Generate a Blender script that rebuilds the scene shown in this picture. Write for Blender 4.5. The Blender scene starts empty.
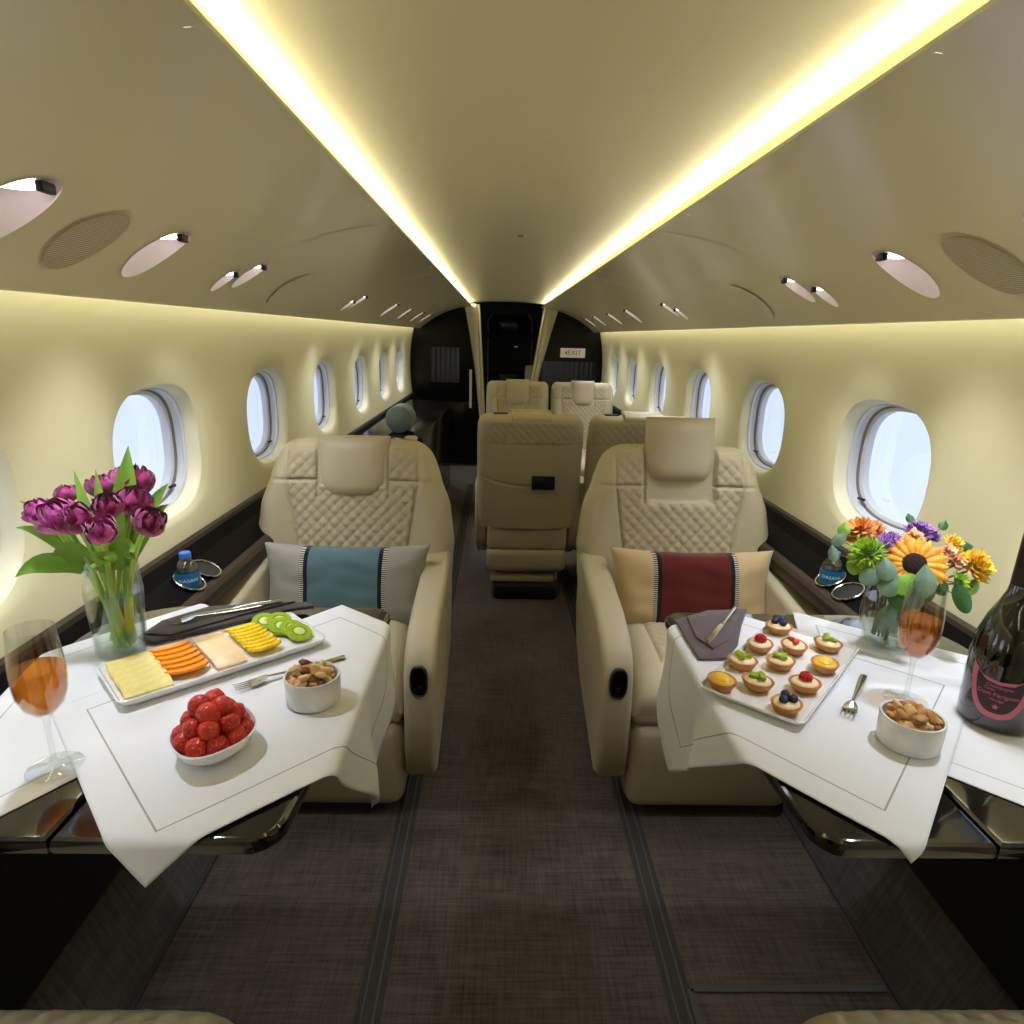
import bpy, bmesh, math, random
from math import sin, cos, pi, sqrt, radians
from mathutils import Vector, Matrix, noise
random.seed(7)
SC = bpy.context.scene
COL = SC.collection

# ------------------------------------------------------------------ materials
def lin(c):
    return tuple(((v/255)/12.92 if v/255 <= .04045 else ((v/255+.055)/1.055)**2.4) for v in c)
def mat(name, rgb, rough=.5, metal=0, coat=0, bump=0, bscale=60, var=0, vscale=8, emis=None, estr=0, trans=0, ior=1.45, sheen=0, spec=.5):
    m = bpy.data.materials.new(name); m.use_nodes = True
    nt = m.node_tree; b = nt.nodes['Principled BSDF']
    c = lin(rgb)
    b.inputs['Base Color'].default_value = (*c, 1)
    b.inputs['Roughness'].default_value = rough
    b.inputs['Metallic'].default_value = metal
    b.inputs['Coat Weight'].default_value = coat
    b.inputs['Coat Roughness'].default_value = .08
    b.inputs['Transmission Weight'].default_value = trans
    b.inputs['IOR'].default_value = ior
    b.inputs['Specular IOR Level'].default_value = spec
    b.inputs['Sheen Weight'].default_value = sheen
    if emis:
        b.inputs['Emission Color'].default_value = (*lin(emis), 1); b.inputs['Emission Strength'].default_value = estr
    if bump or var:
        tc = nt.nodes.new('ShaderNodeTexCoord')
    if bump:
        n = nt.nodes.new('ShaderNodeTexNoise'); n.inputs['Scale'].default_value = bscale; n.inputs['Detail'].default_value = 4
        nt.links.new(tc.outputs['Object'], n.inputs['Vector'])
        bp = nt.nodes.new('ShaderNodeBump'); bp.inputs['Strength'].default_value = bump; bp.inputs['Distance'].default_value = .002
        nt.links.new(n.outputs['Fac'], bp.inputs['Height']); nt.links.new(bp.outputs['Normal'], b.inputs['Normal'])
    if var:
        n = nt.nodes.new('ShaderNodeTexNoise'); n.inputs['Scale'].default_value = vscale; n.inputs['Detail'].default_value = 5
        nt.links.new(tc.outputs['Object'], n.inputs['Vector'])
        r = nt.nodes.new('ShaderNodeMapRange'); r.inputs['From Min'].default_value = .3; r.inputs['From Max'].default_value = .7
        r.inputs['To Min'].default_value = 1-var; r.inputs['To Max'].default_value = 1+var
        nt.links.new(n.outputs['Fac'], r.inputs['Value'])
        mx = nt.nodes.new('ShaderNodeVectorMath'); mx.operation = 'SCALE'
        mx.inputs[0].default_value = c
        nt.links.new(r.outputs['Result'], mx.inputs['Scale']); nt.links.new(mx.outputs['Vector'], b.inputs['Base Color'])
    return m
def glassmat(name, tint=(1, 1, 1), base=.06, rough=.0):
    """thin clear glass or plastic: see-through with fresnel reflections"""
    m = bpy.data.materials.new(name); m.use_nodes = True; nt = m.node_tree
    nt.nodes.remove(nt.nodes['Principled BSDF']); out = nt.nodes['Material Output']
    t = nt.nodes.new('ShaderNodeBsdfTransparent'); t.inputs[0].default_value = (*tint, 1)
    g = nt.nodes.new('ShaderNodeBsdfGlossy'); g.inputs['Roughness'].default_value = rough
    lw = nt.nodes.new('ShaderNodeLayerWeight'); lw.inputs['Blend'].default_value = .35
    mr = nt.nodes.new('ShaderNodeMapRange'); mr.inputs['To Min'].default_value = base; mr.inputs['To Max'].default_value = .75
    nt.links.new(lw.outputs['Facing'], mr.inputs['Value'])
    pw = nt.nodes.new('ShaderNodeMath'); pw.operation = 'POWER'; pw.inputs[1].default_value = 1.6
    nt.links.new(lw.outputs['Facing'], pw.inputs[0]); nt.links.new(pw.outputs[0], mr.inputs['Value'])
    mx = nt.nodes.new('ShaderNodeMixShader')
    nt.links.new(mr.outputs['Result'], mx.inputs['Fac']); nt.links.new(t.outputs[0], mx.inputs[1]); nt.links.new(g.outputs[0], mx.inputs[2])
    nt.links.new(mx.outputs[0], out.inputs['Surface'])
    return m
def emit(name, rgb, s):
    m = bpy.data.materials.new(name); m.use_nodes = True; nt = m.node_tree
    nt.nodes.remove(nt.nodes['Principled BSDF'])
    e = nt.nodes.new('ShaderNodeEmission'); e.inputs[0].default_value = (*rgb, 1); e.inputs[1].default_value = s
    nt.links.new(e.outputs[0], nt.nodes['Material Output'].inputs['Surface']); return m
class NT:
    """tiny helper for math node chains"""
    def __init__(s, m): s.nt = m.node_tree
    def n(s, t, **k):
        x = s.nt.nodes.new(t)
        for a, b in k.items(): setattr(x, a, b)
        return x
    def math(s, op, a, b=None, clamp=False):
        x = s.n('ShaderNodeMath', operation=op, use_clamp=clamp)
        for i, v in enumerate((a, b)):
            if v is None: continue
            if isinstance(v, (int, float)): x.inputs[i].default_value = v
            else: s.nt.links.new(v, x.inputs[i])
        return x.outputs[0]
    def mix(s, f, a, b):
        x = s.n('ShaderNodeMix', data_type='RGBA')
        for i, v in ((0, f), (6, a), (7, b)):
            if isinstance(v, (int, float)): x.inputs[i].default_value = v
            elif isinstance(v, tuple): x.inputs[i].default_value = (*v, 1)
            else: s.nt.links.new(v, x.inputs[i])
        return x.outputs[2]
def carpet(name, dark, light, strokes=1.0):
    m = mat(name, dark, rough=.95, spec=.15, sheen=.3); h = NT(m); b = m.node_tree.nodes['Principled BSDF']
    tc = h.n('ShaderNodeTexCoord')
    def streak(sc):
        mp = h.n('ShaderNodeMapping'); mp.inputs['Scale'].default_value = sc
        m.node_tree.links.new(tc.outputs['Object'], mp.inputs[0])
        n = h.n('ShaderNodeTexNoise'); n.inputs['Scale'].default_value = 1; n.inputs['Detail'].default_value = 4; n.inputs['Roughness'].default_value = .65
        m.node_tree.links.new(mp.outputs[0], n.inputs['Vector']); return n.outputs['Fac']
    a = streak((6, 130, 10)); c = streak((120, 9, 10)); big = streak((3, 3, 3)); fine = streak((420, 420, 420))
    f = h.math('ADD', h.math('ADD', h.math('MULTIPLY', a, .55), h.math('MULTIPLY', c, .45)), h.math('MULTIPLY', fine, .35))
    f = h.math('ADD', f, h.math('MULTIPLY', big, .35))
    r = h.n('ShaderNodeMapRange'); r.inputs['From Min'].default_value = .68; r.inputs['From Max'].default_value = 1.02
    m.node_tree.links.new(f, r.inputs['Value'])
    col = h.mix(r.outputs[0], lin(dark), lin(light))
    m.node_tree.links.new(col, b.inputs['Base Color'])
    bp = h.n('ShaderNodeBump'); bp.inputs['Strength'].default_value = .5; bp.inputs['Distance'].default_value = .003
    m.node_tree.links.new(f, bp.inputs['Height']); m.node_tree.links.new(bp.outputs[0], b.inputs['Normal'])
    return m
def linen(name, base, line, inset=.048):
    """woven cloth; UVs hold metres in u,v; second UV layer holds width,height"""
    m = mat(name, base, rough=.85, spec=.2, sheen=.2); h = NT(m); b = m.node_tree.nodes['Principled BSDF']
    uv = h.n('ShaderNodeUVMap', uv_map='metres'); wh = h.n('ShaderNodeUVMap', uv_map='size')
    s1 = h.n('ShaderNodeSeparateXYZ'); s2 = h.n('ShaderNodeSeparateXYZ')
    m.node_tree.links.new(uv.outputs[0], s1.inputs[0]); m.node_tree.links.new(wh.outputs[0], s2.inputs[0])
    u, v, W, H = s1.outputs[0], s1.outputs[1], s2.outputs[0], s2.outputs[1]
    d = h.math('MINIMUM', h.math('MINIMUM', u, h.math('SUBTRACT', W, u)), h.math('MINIMUM', v, h.math('SUBTRACT', H, v)))
    k = h.math('ABSOLUTE', h.math('SUBTRACT', d, inset))
    f = h.math('LESS_THAN', k, .0012)
    m.node_tree.links.new(h.mix(f, lin(base), lin(line)), b.inputs['Base Color'])
    hem = h.math('LESS_THAN', d, inset)
    wv = h.n('ShaderNodeTexNoise'); wv.inputs['Scale'].default_value = 900
    m.node_tree.links.new(uv.outputs[0], wv.inputs['Vector'])
    tc = h.n('ShaderNodeTexCoord')
    big = h.n('ShaderNodeTexNoise'); big.inputs['Scale'].default_value = 14; big.inputs['Detail'].default_value = 3
    m.node_tree.links.new(tc.outputs['Object'], big.inputs['Vector'])
    hh = h.math('ADD', h.math('ADD', h.math('MULTIPLY', hem, .5), h.math('MULTIPLY', wv.outputs['Fac'], .25)), h.math('MULTIPLY', big.outputs['Fac'], 2.5))
    bp = h.n('ShaderNodeBump'); bp.inputs['Strength'].default_value = .5; bp.inputs['Distance'].default_value = .002
    m.node_tree.links.new(hh, bp.inputs['Height']); m.node_tree.links.new(bp.outputs[0], b.inputs['Normal'])
    return m

M = {}
M['wall'] = mat('cream wall panel', (226, 219, 180), rough=.5, bump=.05, bscale=40, spec=.3)
M['ceil'] = mat('cream ceiling panel', (216, 205, 166), rough=.27, coat=.15, bump=.03, bscale=8)
M['bezel'] = mat('cream window bezel', (232, 226, 196), rough=.4)
M['liner'] = mat('pale grey window liner', (214, 214, 216), rough=.35)
M['liner2'] = mat('window gasket', (120, 118, 120), rough=.5)
M['pane'] = glassmat('window pane', (.95, .97, 1), .03)
M['leather'] = mat('beige leather', (190, 180, 152), rough=.42, bump=.25, bscale=220, spec=.4)
M['leather2'] = mat('beige quilted leather', (184, 173, 145), rough=.45, bump=.25, bscale=220, spec=.4)
M['seam'] = mat('leather seam', (120, 108, 84), rough=.7)
M['carpet'] = carpet('brown woven carpet', (48, 40, 36), (100, 88, 80))
M['carpet_side'] = carpet('grey woven carpet side', (44, 40, 38), (86, 80, 74))
M['track'] = mat('grey carpet seat track cover', (86, 84, 82), rough=.9, bump=.4, bscale=300, spec=.2)
M['track_groove'] = mat('dark track groove', (58, 54, 51), rough=.9)
M['black'] = mat('black gloss lacquer', (8, 6, 6), rough=.16, spec=.25)
M['blackmatt'] = mat('black satin panel', (9, 8, 8), rough=.5)
M['darkwood'] = mat('dark ledge veneer', (12, 9, 8), rough=.6, spec=.06, var=.3, vscale=4)
M['ledgetrim'] = mat('bronze brown ledge trim', (58, 48, 36), rough=.45, spec=.3)
M['tabletop'] = mat('glossy dark table lacquer', (24, 20, 19), rough=.06, coat=1, spec=.6)
M['chrome'] = mat('polished steel', (215, 213, 208), rough=.14, metal=1)
M['steel2'] = mat('brushed bronze steel', (120, 110, 95), rough=.3, metal=1)
M['linen'] = linen('white linen', (228, 230, 235), (164, 160, 154))
M['porcelain'] = mat('white porcelain', (236, 236, 236), rough=.12, coat=.4)
M['marble'] = mat('white marble bowl', (226, 226, 226), rough=.25, var=.12, vscale=30)
M['glass'] = glassmat('clear glass', (.97, .985, .975), .045)
M['waterv'] = glassmat('vase water', (.86, .93, .86), .02)
M['plastic'] = glassmat('clear bottle plastic', (.86, .92, .94), .14, .12)
M['dish'] = mat('downlight reflector', (206, 192, 188), rough=.4, coat=.2)
M['lamp'] = emit('downlight lamp', (1, .95, .97), 7)
M['cove'] = emit('cove strip', (1, .96, .62), 6)
M['grille'] = mat('speaker grille', (196, 184, 148), rough=.6)
M['dark'] = mat('dark recess', (18, 16, 16), rough=.5)

# ------------------------------------------------------------------ mesh helpers
def tag(o, label=None, cat=None, group=None, kind=None):
    if label: o['label'] = label
    if cat: o['category'] = cat
    if group: o['group'] = group
    if kind: o['kind'] = kind
    return o
def empty(name, loc=(0, 0, 0), rz=0, label=None, cat=None, group=None, kind=None):
    o = bpy.data.objects.new(name, None); COL.objects.link(o); o.location = loc; o.rotation_euler = (0, 0, rz)
    o.empty_display_size = .05
    return tag(o, label, cat, group, kind)
class MB:
    def __init__(s): s.v = []; s.f = []; s.mi = []; s.cur = 0
    def add(s, vs, fs, mi=None):
        o = len(s.v); s.v += [tuple(p) for p in vs]
        for f in fs: s.f.append(tuple(i+o for i in f)); s.mi.append(s.cur if mi is None else mi)
    def grid(s, P, nu, nv, cu=False, cv=False, mi=None):
        vs = [P(i, j) for j in range(nv) for i in range(nu)]
        fs = []
        for j in range(nv if cv else nv-1):
            for i in range(nu if cu else nu-1):
                a = j*nu+i; b = j*nu+(i+1) % nu; c = ((j+1) % nv)*nu+(i+1) % nu; d = ((j+1) % nv)*nu+i
                fs.append((a, b, c, d))
        s.add(vs, fs, mi)
    def box(s, x0, x1, y0, y1, z0, z1, bev=0, seg=2, M4=None):
        bm = bmesh.new(); bmesh.ops.create_cube(bm, size=1)
        for v in bm.verts: v.co = Vector(((x0+x1)/2+v.co.x*(x1-x0), (y0+y1)/2+v.co.y*(y1-y0), (z0+z1)/2+v.co.z*(z1-z0)))
        if bev: bmesh.ops.bevel(bm, geom=bm.edges[:], offset=bev, segments=seg, affect='EDGES', profile=.5)
        s.bm(bm, M4)
    def bm(s, bm, M4=None):
        bm.verts.ensure_lookup_table()
        vs = [(M4 @ v.co if M4 else v.co.copy()) for v in bm.verts]
        s.add(vs, [tuple(v.index for v in f.verts) for f in bm.faces]); bm.free()
    def lathe(s, prof, n=32, c=(0, 0, 0), cap0=False, cap1=False, M4=None):
        pts = []
        for (r, z) in prof:
            for k in range(n):
                a = 2*pi*k/n; p = Vector((r*cos(a), r*sin(a), z))
                if M4: p = M4 @ p
                pts.append((p.x+c[0], p.y+c[1], p.z+c[2]))
        fs = [(j*n+k, j*n+(k+1) % n, (j+1)*n+(k+1) % n, (j+1)*n+k) for j in range(len(prof)-1) for k in range(n)]
        if cap0: fs.append(tuple(range(n-1, -1, -1)))
        if cap1: fs.append(tuple((len(prof)-1)*n+k for k in range(n)))
        s.add(pts, fs)
    def tube(s, pts, r, n=8, cap=True):
        pts = [Vector(p) for p in pts]; rs = r if isinstance(r, (list, tuple)) else [r]*len(pts)
        out = []; up = Vector((0, 0, 1)); prev = None
        for i, p in enumerate(pts):
            d = (pts[min(i+1, len(pts)-1)]-pts[max(i-1, 0)]).normalized()
            if prev is None:
                a = d.orthogonal().normalized()
            else:
                a = (prev-d*prev.dot(d)).normalized()
            prev = a; b = d.cross(a)
            for k in range(n):
                t = 2*pi*k/n; q = p+(a*cos(t)+b*sin(t))*rs[i]; out.append(tuple(q))
        fs = [(j*n+k, j*n+(k+1) % n, (j+1)*n+(k+1) % n, (j+1)*n+k) for j in range(len(pts)-1) for k in range(n)]
        if cap: fs += [tuple(range(n-1, -1, -1)), tuple((len(pts)-1)*n+k for k in range(n))]
        s.add(out, fs)
    def ell(s, c, r, M4=None, nu=16, nv=10, fn=None):
        vs = []; fs = []
        for j in range(nv+1):
            t = pi*j/nv
            for i in range(nu):
                a = 2*pi*i/nu; d = Vector((sin(t)*cos(a), sin(t)*sin(a), cos(t)))
                k = fn(d) if fn else 1
                p = Vector((d.x*r[0]*k, d.y*r[1]*k, d.z*r[2]*k))
                if M4: p = M4 @ p
                vs.append((p.x+c[0], p.y+c[1], p.z+c[2]))
        for j in range(nv):
            for i in range(nu): fs.append((j*nu+i, j*nu+(i+1) % nu, (j+1)*nu+(i+1) % nu, (j+1)*nu+i))
        s.add(vs, fs)
    def prism(s, poly, z0, z1, bev=0, seg=2, axis='z', M4=None):
        bm = bmesh.new()
        mk = {'z': lambda p, h: (p[0], p[1], h), 'x': lambda p, h: (h, p[0], p[1]), 'y': lambda p, h: (p[0], h, p[1])}[axis]
        vs = [bm.verts.new(mk(p, z0)) for p in poly]; f = bm.faces.new(vs)
        r = bmesh.ops.extrude_face_region(bm, geom=[f])
        d = Vector(mk((0, 0), z1-z0))
        for g in r['geom']:
            if isinstance(g, bmesh.types.BMVert): g.co += d
        bmesh.ops.recalc_face_normals(bm, faces=bm.faces[:])
        if bev:
            es = [e for e in bm.edges if abs((e.verts[0].co-e.verts[1].co).normalized().dot(d.normalized())) < .9]
            bmesh.ops.bevel(bm, geom=es, offset=bev, segments=seg, affect='EDGES', profile=.5, clamp_overlap=True)
        bm.verts.index_update(); s.bm(bm, M4)
    def build(s, name, m, parent=None, smooth=True, label=None, cat=None, group=None, kind=None, fix=True, loc=None, autos=None):
        me = bpy.data.meshes.new(name); me.from_pydata(s.v, [], s.f)
        ms = m if isinstance(m, list) else [m]
        for x in ms: me.materials.append(M[x] if isinstance(x, str) else x)
        if len(ms) > 1: me.polygons.foreach_set('material_index', s.mi)
        if fix:
            b = bmesh.new(); b.from_mesh(me); bmesh.ops.remove_doubles(b, verts=b.verts[:], dist=1e-5)
            bmesh.ops.recalc_face_normals(b, faces=b.faces[:]); b.to_mesh(me); b.free()
        if smooth:
            me.polygons.foreach_set('use_smooth', [True]*len(me.polygons))
            try: me.set_sharp_from_angle(angle=radians(autos or 42))
            except Exception: pass
        o = bpy.data.objects.new(name, me); COL.objects.link(o)
        if parent: o.parent = parent
        if loc: o.location = loc
        return tag(o, label, cat, group, kind)
def copy_tree(o, parent=None, loc=None, rz=None, label=None, group=None):
    c = o.copy(); COL.objects.link(c); c.parent = parent
    if loc is not None: c.location = loc
    if rz is not None: c.rotation_euler.z = rz
    if label: c['label'] = label
    if group: c['group'] = group
    for ch in list(o.children): copy_tree(ch, c)
    return c
def shift(parent):
    """recentre the children of a thing built in world coordinates"""
    for ch in parent.children: ch.matrix_parent_inverse = Matrix.Translation(parent.location).inverted()
def subd(o, n=1):
    md = o.modifiers.new('smooth', 'SUBSURF'); md.levels = n; md.render_levels = n; return o
def sstep(a, b, x):
    t = max(0, min(1, (x-a)/(b-a))); return t*t*(3-2*t)

# ------------------------------------------------------------------ camera
P_, YAW, ROLL = radians(15.2), radians(1.4), radians(1.4)
fw = Vector((sin(YAW)*cos(P_), cos(YAW)*cos(P_), -sin(P_)))
r0 = Vector((cos(YAW), -sin(YAW), 0)); u0 = r0.cross(fw)
Rv = r0*cos(ROLL)+u0*sin(ROLL); Uv = -r0*sin(ROLL)+u0*cos(ROLL)
cam = bpy.data.objects.new('camera', bpy.data.cameras.new('camera')); COL.objects.link(cam)
mw = Matrix((Rv, Uv, -fw)).transposed().to_4x4(); mw.translation = Vector((-.075, 0, 1.37))
cam.matrix_world = mw; cam.data.sensor_width = 36; cam.data.lens = 648/1024*36; cam.data.clip_start = .02
SC.camera = cam

# ------------------------------------------------------------------ cabin shell
Y0, Y1 = -1.0, 7.0
def wallx(z):
    t = (z-1.05)
    return 1.012-.22*t*t-(.05*max(0, z-1.2))
WYC = [-.60, .22, 1.03, 1.825, 2.70, 3.60, 4.54, 5.45, 6.30]
WYB = [WYC[0]-.40]+[(a+b)/2 for a, b in zip(WYC, WYC[1:])]+[WYC[-1]+.435]
ZB, ZT, ZC = .755, 1.49, 1.03
def hole(t, a, b, n=2.7):
    c, s = cos(t), sin(t)
    return (a*math.copysign(abs(c)**(2/n), c), b*math.copysign(abs(s)**(2/n), s))
def rectpt(t, h0, h1, z0, z1):
    c, s = cos(t), sin(t)
    k = min((h1 if c > 0 else h0)/abs(c) if abs(c) > 1e-9 else 9, (z1 if s > 0 else -z0)/abs(s) if abs(s) > 1e-9 else 9)
    return (c*k, s*k)
NA = 96
angs = []
def corner_angs(h0, h1, z0, z1):
    base = [2*pi*k/NA for k in range(NA)]
    for (x, z) in ((h1, z1), (-h0, z1), (-h0, z0), (h1, z0)):
        a = math.atan2(z, x) % (2*pi); j = min(range(NA), key=lambda k: abs(base[k]-a)); base[j] = a
    return base
for side, sgn in (('left', -1), ('right', 1)):
    w = MB()
    WA, WB = .232, .188
    for q, wc in enumerate(WYC):
        h0, h1 = wc-WYB[q], WYB[q+1]-wc
        ba = corner_angs(h0, h1, ZB-ZC, ZT-ZC)
        def P(i, j, wc=wc):
            t = ba[i]; (hx, hz) = hole(t, WA, WB); (rx, rz) = rectpt(t, h0, h1, ZB-ZC, ZT-ZC)
            k = (0, .12, .25, .5, .75, 1)[j]
            y, z = hx+(rx-hx)*k, hz+(rz-hz)*k
            dep = .010*(1-sstep(0, .3, k)) if j == 0 else (.002 if j == 1 else 0)
            return (sgn*(wallx(ZC+z)+dep), wc+y, ZC+z)
        w.grid(P, NA, 6, cu=True)
    # remainder at the front end
    ys = [WYB[-1], Y1]
    w.grid(lambda i, j: (sgn*wallx(ZB+(ZT-ZB)*j/11), ys[i], ZB+(ZT-ZB)*j/11), 2, 12)
    ys2 = [Y0-.45, WYB[0]]
    w.grid(lambda i, j: (sgn*wallx(ZB+(ZT-ZB)*j/11), ys2[i], ZB+(ZT-ZB)*j/11), 2, 12)
    w.build('wall_'+side, 'wall', kind='structure')
    for k, wc in enumerate(WYC):
        if wc < .5: pass
        root = empty('window_%d' % (k+1+(9 if sgn > 0 else 0)), (sgn*1.01, wc, ZC), kind='structure')
        def ring(spec, name, m, root=root, wc=wc, solid=False):
            b = MB()
            def P(i, j):
                sh, dx = spec[j]; (y, z) = hole(2*pi*i/64, WA-sh, WB-sh*.92)
                return (sgn*(wallx(ZC+z)+dx)-sgn*1.01, y, z)
            b.grid(P, 64, len(spec), cu=True); return b.build(name, m, root, kind='structure')
        ring([(-.001, .009), (.003, .014), (.008, .024), (.012, .046)], 'window_frame', 'bezel')
        ring([(.012, .046), (.018, .048), (.018, .054), (.015, .058), (.018, .074)], 'shade_track', 'liner')
        ring([(.018, .074), (.023, .075), (.024, .080)], 'gasket', 'liner2')
        ring([(.024, .080), (.034, .083), (.036, .092), (.034, .106)], 'inner_frame', 'liner')
        b = MB(); (n_) = 48
        vs = []
        for i in range(n_):
            (y, z) = hole(2*pi*i/n_, WA-.034, WB-.032); vs.append((sgn*(wallx(ZC+z)+.104)-sgn*1.01, y, z))
        b.add(vs, [tuple(range(n_))]); b.build('pane', 'pane', root, smooth=False, kind='structure')
        b = MB(); b.tube([(sgn*.062, .12, -.130), (sgn*.062, .15, -.130)], .005); b.build('shade_latch', 'dark', root, kind='structure')
    # dado below ledge
    d = MB()
    prof = [(.82, 0), (.90, .20)]
    d.grid(lambda i, j: (sgn*prof[j][0], (Y0-.4, Y1)[i], prof[j][1]), 2, 2)
    d.build('trim_%d' % (1 if sgn < 0 else 2), 'carpet_side', kind='structure')
    d = MB()
    prof2 = [(.90, .20), (.905, .64), (.845, .672)]
    d.grid(lambda i, j: (sgn*prof2[j][0], (Y0-.4, Y1)[i], prof2[j][1]), 2, 3)
    d.build('baseboard_'+side, 'blackmatt', kind='structure')
    # side ledge running along the cabin: dark panel between two bronze trims
    L = empty('side_ledge', (sgn*.9, 2.5, .7), label='long dark side ledge below the %s windows' % side, cat='side ledge')
    def strip(pts, name, m):
        b = MB(); pr = pts+[(p[0]+.004, p[1]-.02) for p in reversed(pts)]
        n = len(pr)
        b.add([(sgn*(x-.9), y-2.5, z-.7) for y in (Y0-.4, Y1) for (x, z) in pr], [(i, (i+1) % n, n+(i+1) % n, n+i) for i in range(n)]+[tuple(range(n)), tuple(range(2*n-1, n-1, -1))])
        return b.build(name, m, L, smooth=False)
    strip([(.987, .772), (.978, .765), (.974, .752)], 'upper_trim', 'ledgetrim')
    strip([(.974, .754), (.945, .725), (.872, .688)], 'ledge_panel', 'darkwood')
    strip([(.872, .690), (.858, .682), (.845, .668), (.845, .655)], 'inner_trim', 'ledgetrim')

# side ceiling panels with downlight holes
LIPX, LIPZ, TX, TZ = .90, 1.426, .357, 1.655
TXS = {-1: .366, 1: .344}
sl = sqrt((LIPX-TX)**2+(TZ-LIPZ)**2)
def panpt(s, y, sgn, off=0):
    """s: 0 at the lower lip, 1 at the light strip; slight outward bow"""
    bow = .05*4*s*(1-s); TX = TXS[sgn]
    nx, nz = (TZ-LIPZ)/sl, (LIPX-TX)/sl
    x = LIPX+(TX-LIPX)*s+nx*(bow+off); z = LIPZ+(TZ-LIPZ)*s+nz*(bow+off)
    return (sgn*x, y, z)
HOLES = [(.10, .058, .085, .26, 0), (1.0, .060, .088, .27, 0), (1.43, .057, .083, .25, 0), (1.845, .030, .048, .188, 1), (1.94, .040, .062, .255, 1),
         (3.30, .030, .048, .188, 1), (3.395, .040, .062, .255, 1), (4.35, .055, .078, .25, 0), (5.05, .055, .078, .25, 0), (5.80, .055, .078, .25, 0), (6.4, .055, .078, .25, 0)]
ymids = [Y0-.4]
hy = [h[0] for h in HOLES]
for a, b in zip(hy, hy[1:]): ymids.append((a+b)/2)
ymids.append(Y1)
for side, sgn in (('left', -1), ('right', 1)):
    w = MB()
    for q, (yc, r, rs, sc, pair) in enumerate(HOLES):
        ya, yb = max(ymids[q], yc-.26), min(ymids[q+1], yc+.26)
        for (g0, g1) in ((ymids[q], ya), (yb, ymids[q+1])):
            if g1-g0 > .001: w.grid(lambda i, j: panpt(j/48, g0+(g1-g0)*i/3, sgn), 4, 49)
        NA = 240
        # sample in a plan with coordinates (s*sl, y)
        def bnd(t):
            c, s = cos(t), sin(t)
            ks = []
            if abs(c) > 1e-9: ks.append(((1-sc)*sl if c > 0 else -sc*sl)/c)
            if abs(s) > 1e-9: ks.append(((yb-yc) if s > 0 else (ya-yc))/s)
            k = min(v for v in ks if v > 0); return c*k, s*k
        ta = [2*pi*k/NA for k in range(NA)]
        for (x_, y_) in (((1-sc)*sl, yb-yc), ((1-sc)*sl, ya-yc), (-sc*sl, yb-yc), (-sc*sl, ya-yc)):
            a = math.atan2(y_, x_) % (2*pi); j = min(range(NA), key=lambda k: abs(ta[k]-a)); ta[j] = a
        def P(i, j):
            t = ta[i]; hx, hyy = rs*cos(t), r*sin(t); bx, by = bnd(t)
            k = (0, .03, .08, .15, .22, .3, .38, .46, .54, .62, .7, .78, .85, .92, .97, 1)[j]
            return panpt(sc+(hx+(bx-hx)*k)/sl, yc+hyy+(by-hyy)*k, sgn)
        w.grid(P, NA, 16, cu=True)
    # rolled upper lip and lower lip
    nx, nz = (TZ-LIPZ)/sl, (LIPX-TX)/sl
    w.add([(sgn*x, y, z) for y in (Y0-.4, Y1) for (x, z) in ((TXS[sgn], TZ), (TXS[sgn]-.003, TZ+.003), (TXS[sgn]+.008, TZ+.006), (TXS[sgn]+.085, TZ+.018))], [(0, 1, 5, 4), (1, 2, 6, 5), (2, 3, 7, 6)])
    w.add([(sgn*x, y, z) for y in (Y0-.4, Y1) for (x, z) in ((LIPX, LIPZ), (LIPX+.012, LIPZ-.002), (LIPX+.014, LIPZ+.012))], [(0, 1, 4, 3), (1, 2, 5, 4)])
    NA = 96
    w.build('trim_%d' % (3 if sgn < 0 else 4), 'ceil', kind='structure', autos=60)
    # cove lamps: real strips hidden behind the lips
    b = MB(); b.box(-.003, .003, Y0-.3-2.5, Y1-.02-2.5, -.006, .004)
    o = b.build('light_strip', 'cove', smooth=False, label='glowing ceiling cove strip on the %s of the aisle' % side, cat='light strip'); o.location = (sgn*(TXS[sgn]+.030), 2.5, TZ+.013)
    def area(x, z, nx_, nz_, w_, power, colr, nm):
        l = bpy.data.lights.new(nm, 'AREA'); l.shape = 'RECTANGLE'; l.size = Y1-Y0-.1; l.size_y = w_; l.energy = power; l.color = colr
        o = bpy.data.objects.new(nm, l); COL.objects.link(o)
        zax = -Vector((nx_, 0, nz_)).normalized(); xax = Vector((0, 1, 0)); yax = zax.cross(xax)
        m4 = Matrix((xax, yax, zax)).transposed().to_4x4(); m4.translation = Vector((x, (Y0+Y1)/2, z)); o.matrix_world = m4
    area(sgn*(TXS[sgn]+.020), TZ+.016, -sgn*1.0, .30, .010, 6.9, (1, .965, .70), 'ceiling_cove_lamp')
    area(sgn*.935, 1.468, sgn*.25, -1, .012, 5.2, (1, .965, .72), 'wall_cove_lamp')

# central ceiling
c = MB()
def cz(x): return 1.685+.026*(1-(x/.44)**2)
c.grid(lambda i, j: ((-.44+.88*i/24), (Y0-.4, Y1)[j], cz(-.44+.88*i/24)), 25, 2)
c.add([(s*x, y, z) for s in (-1, 1) for y in (Y0-.4, Y1) for (x, z) in ((.44, 1.685), (.44, 1.672))], [(0, 1, 3, 2), (4, 5, 7, 6)])
c.build('ceiling', 'ceil', kind='structure')
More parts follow.
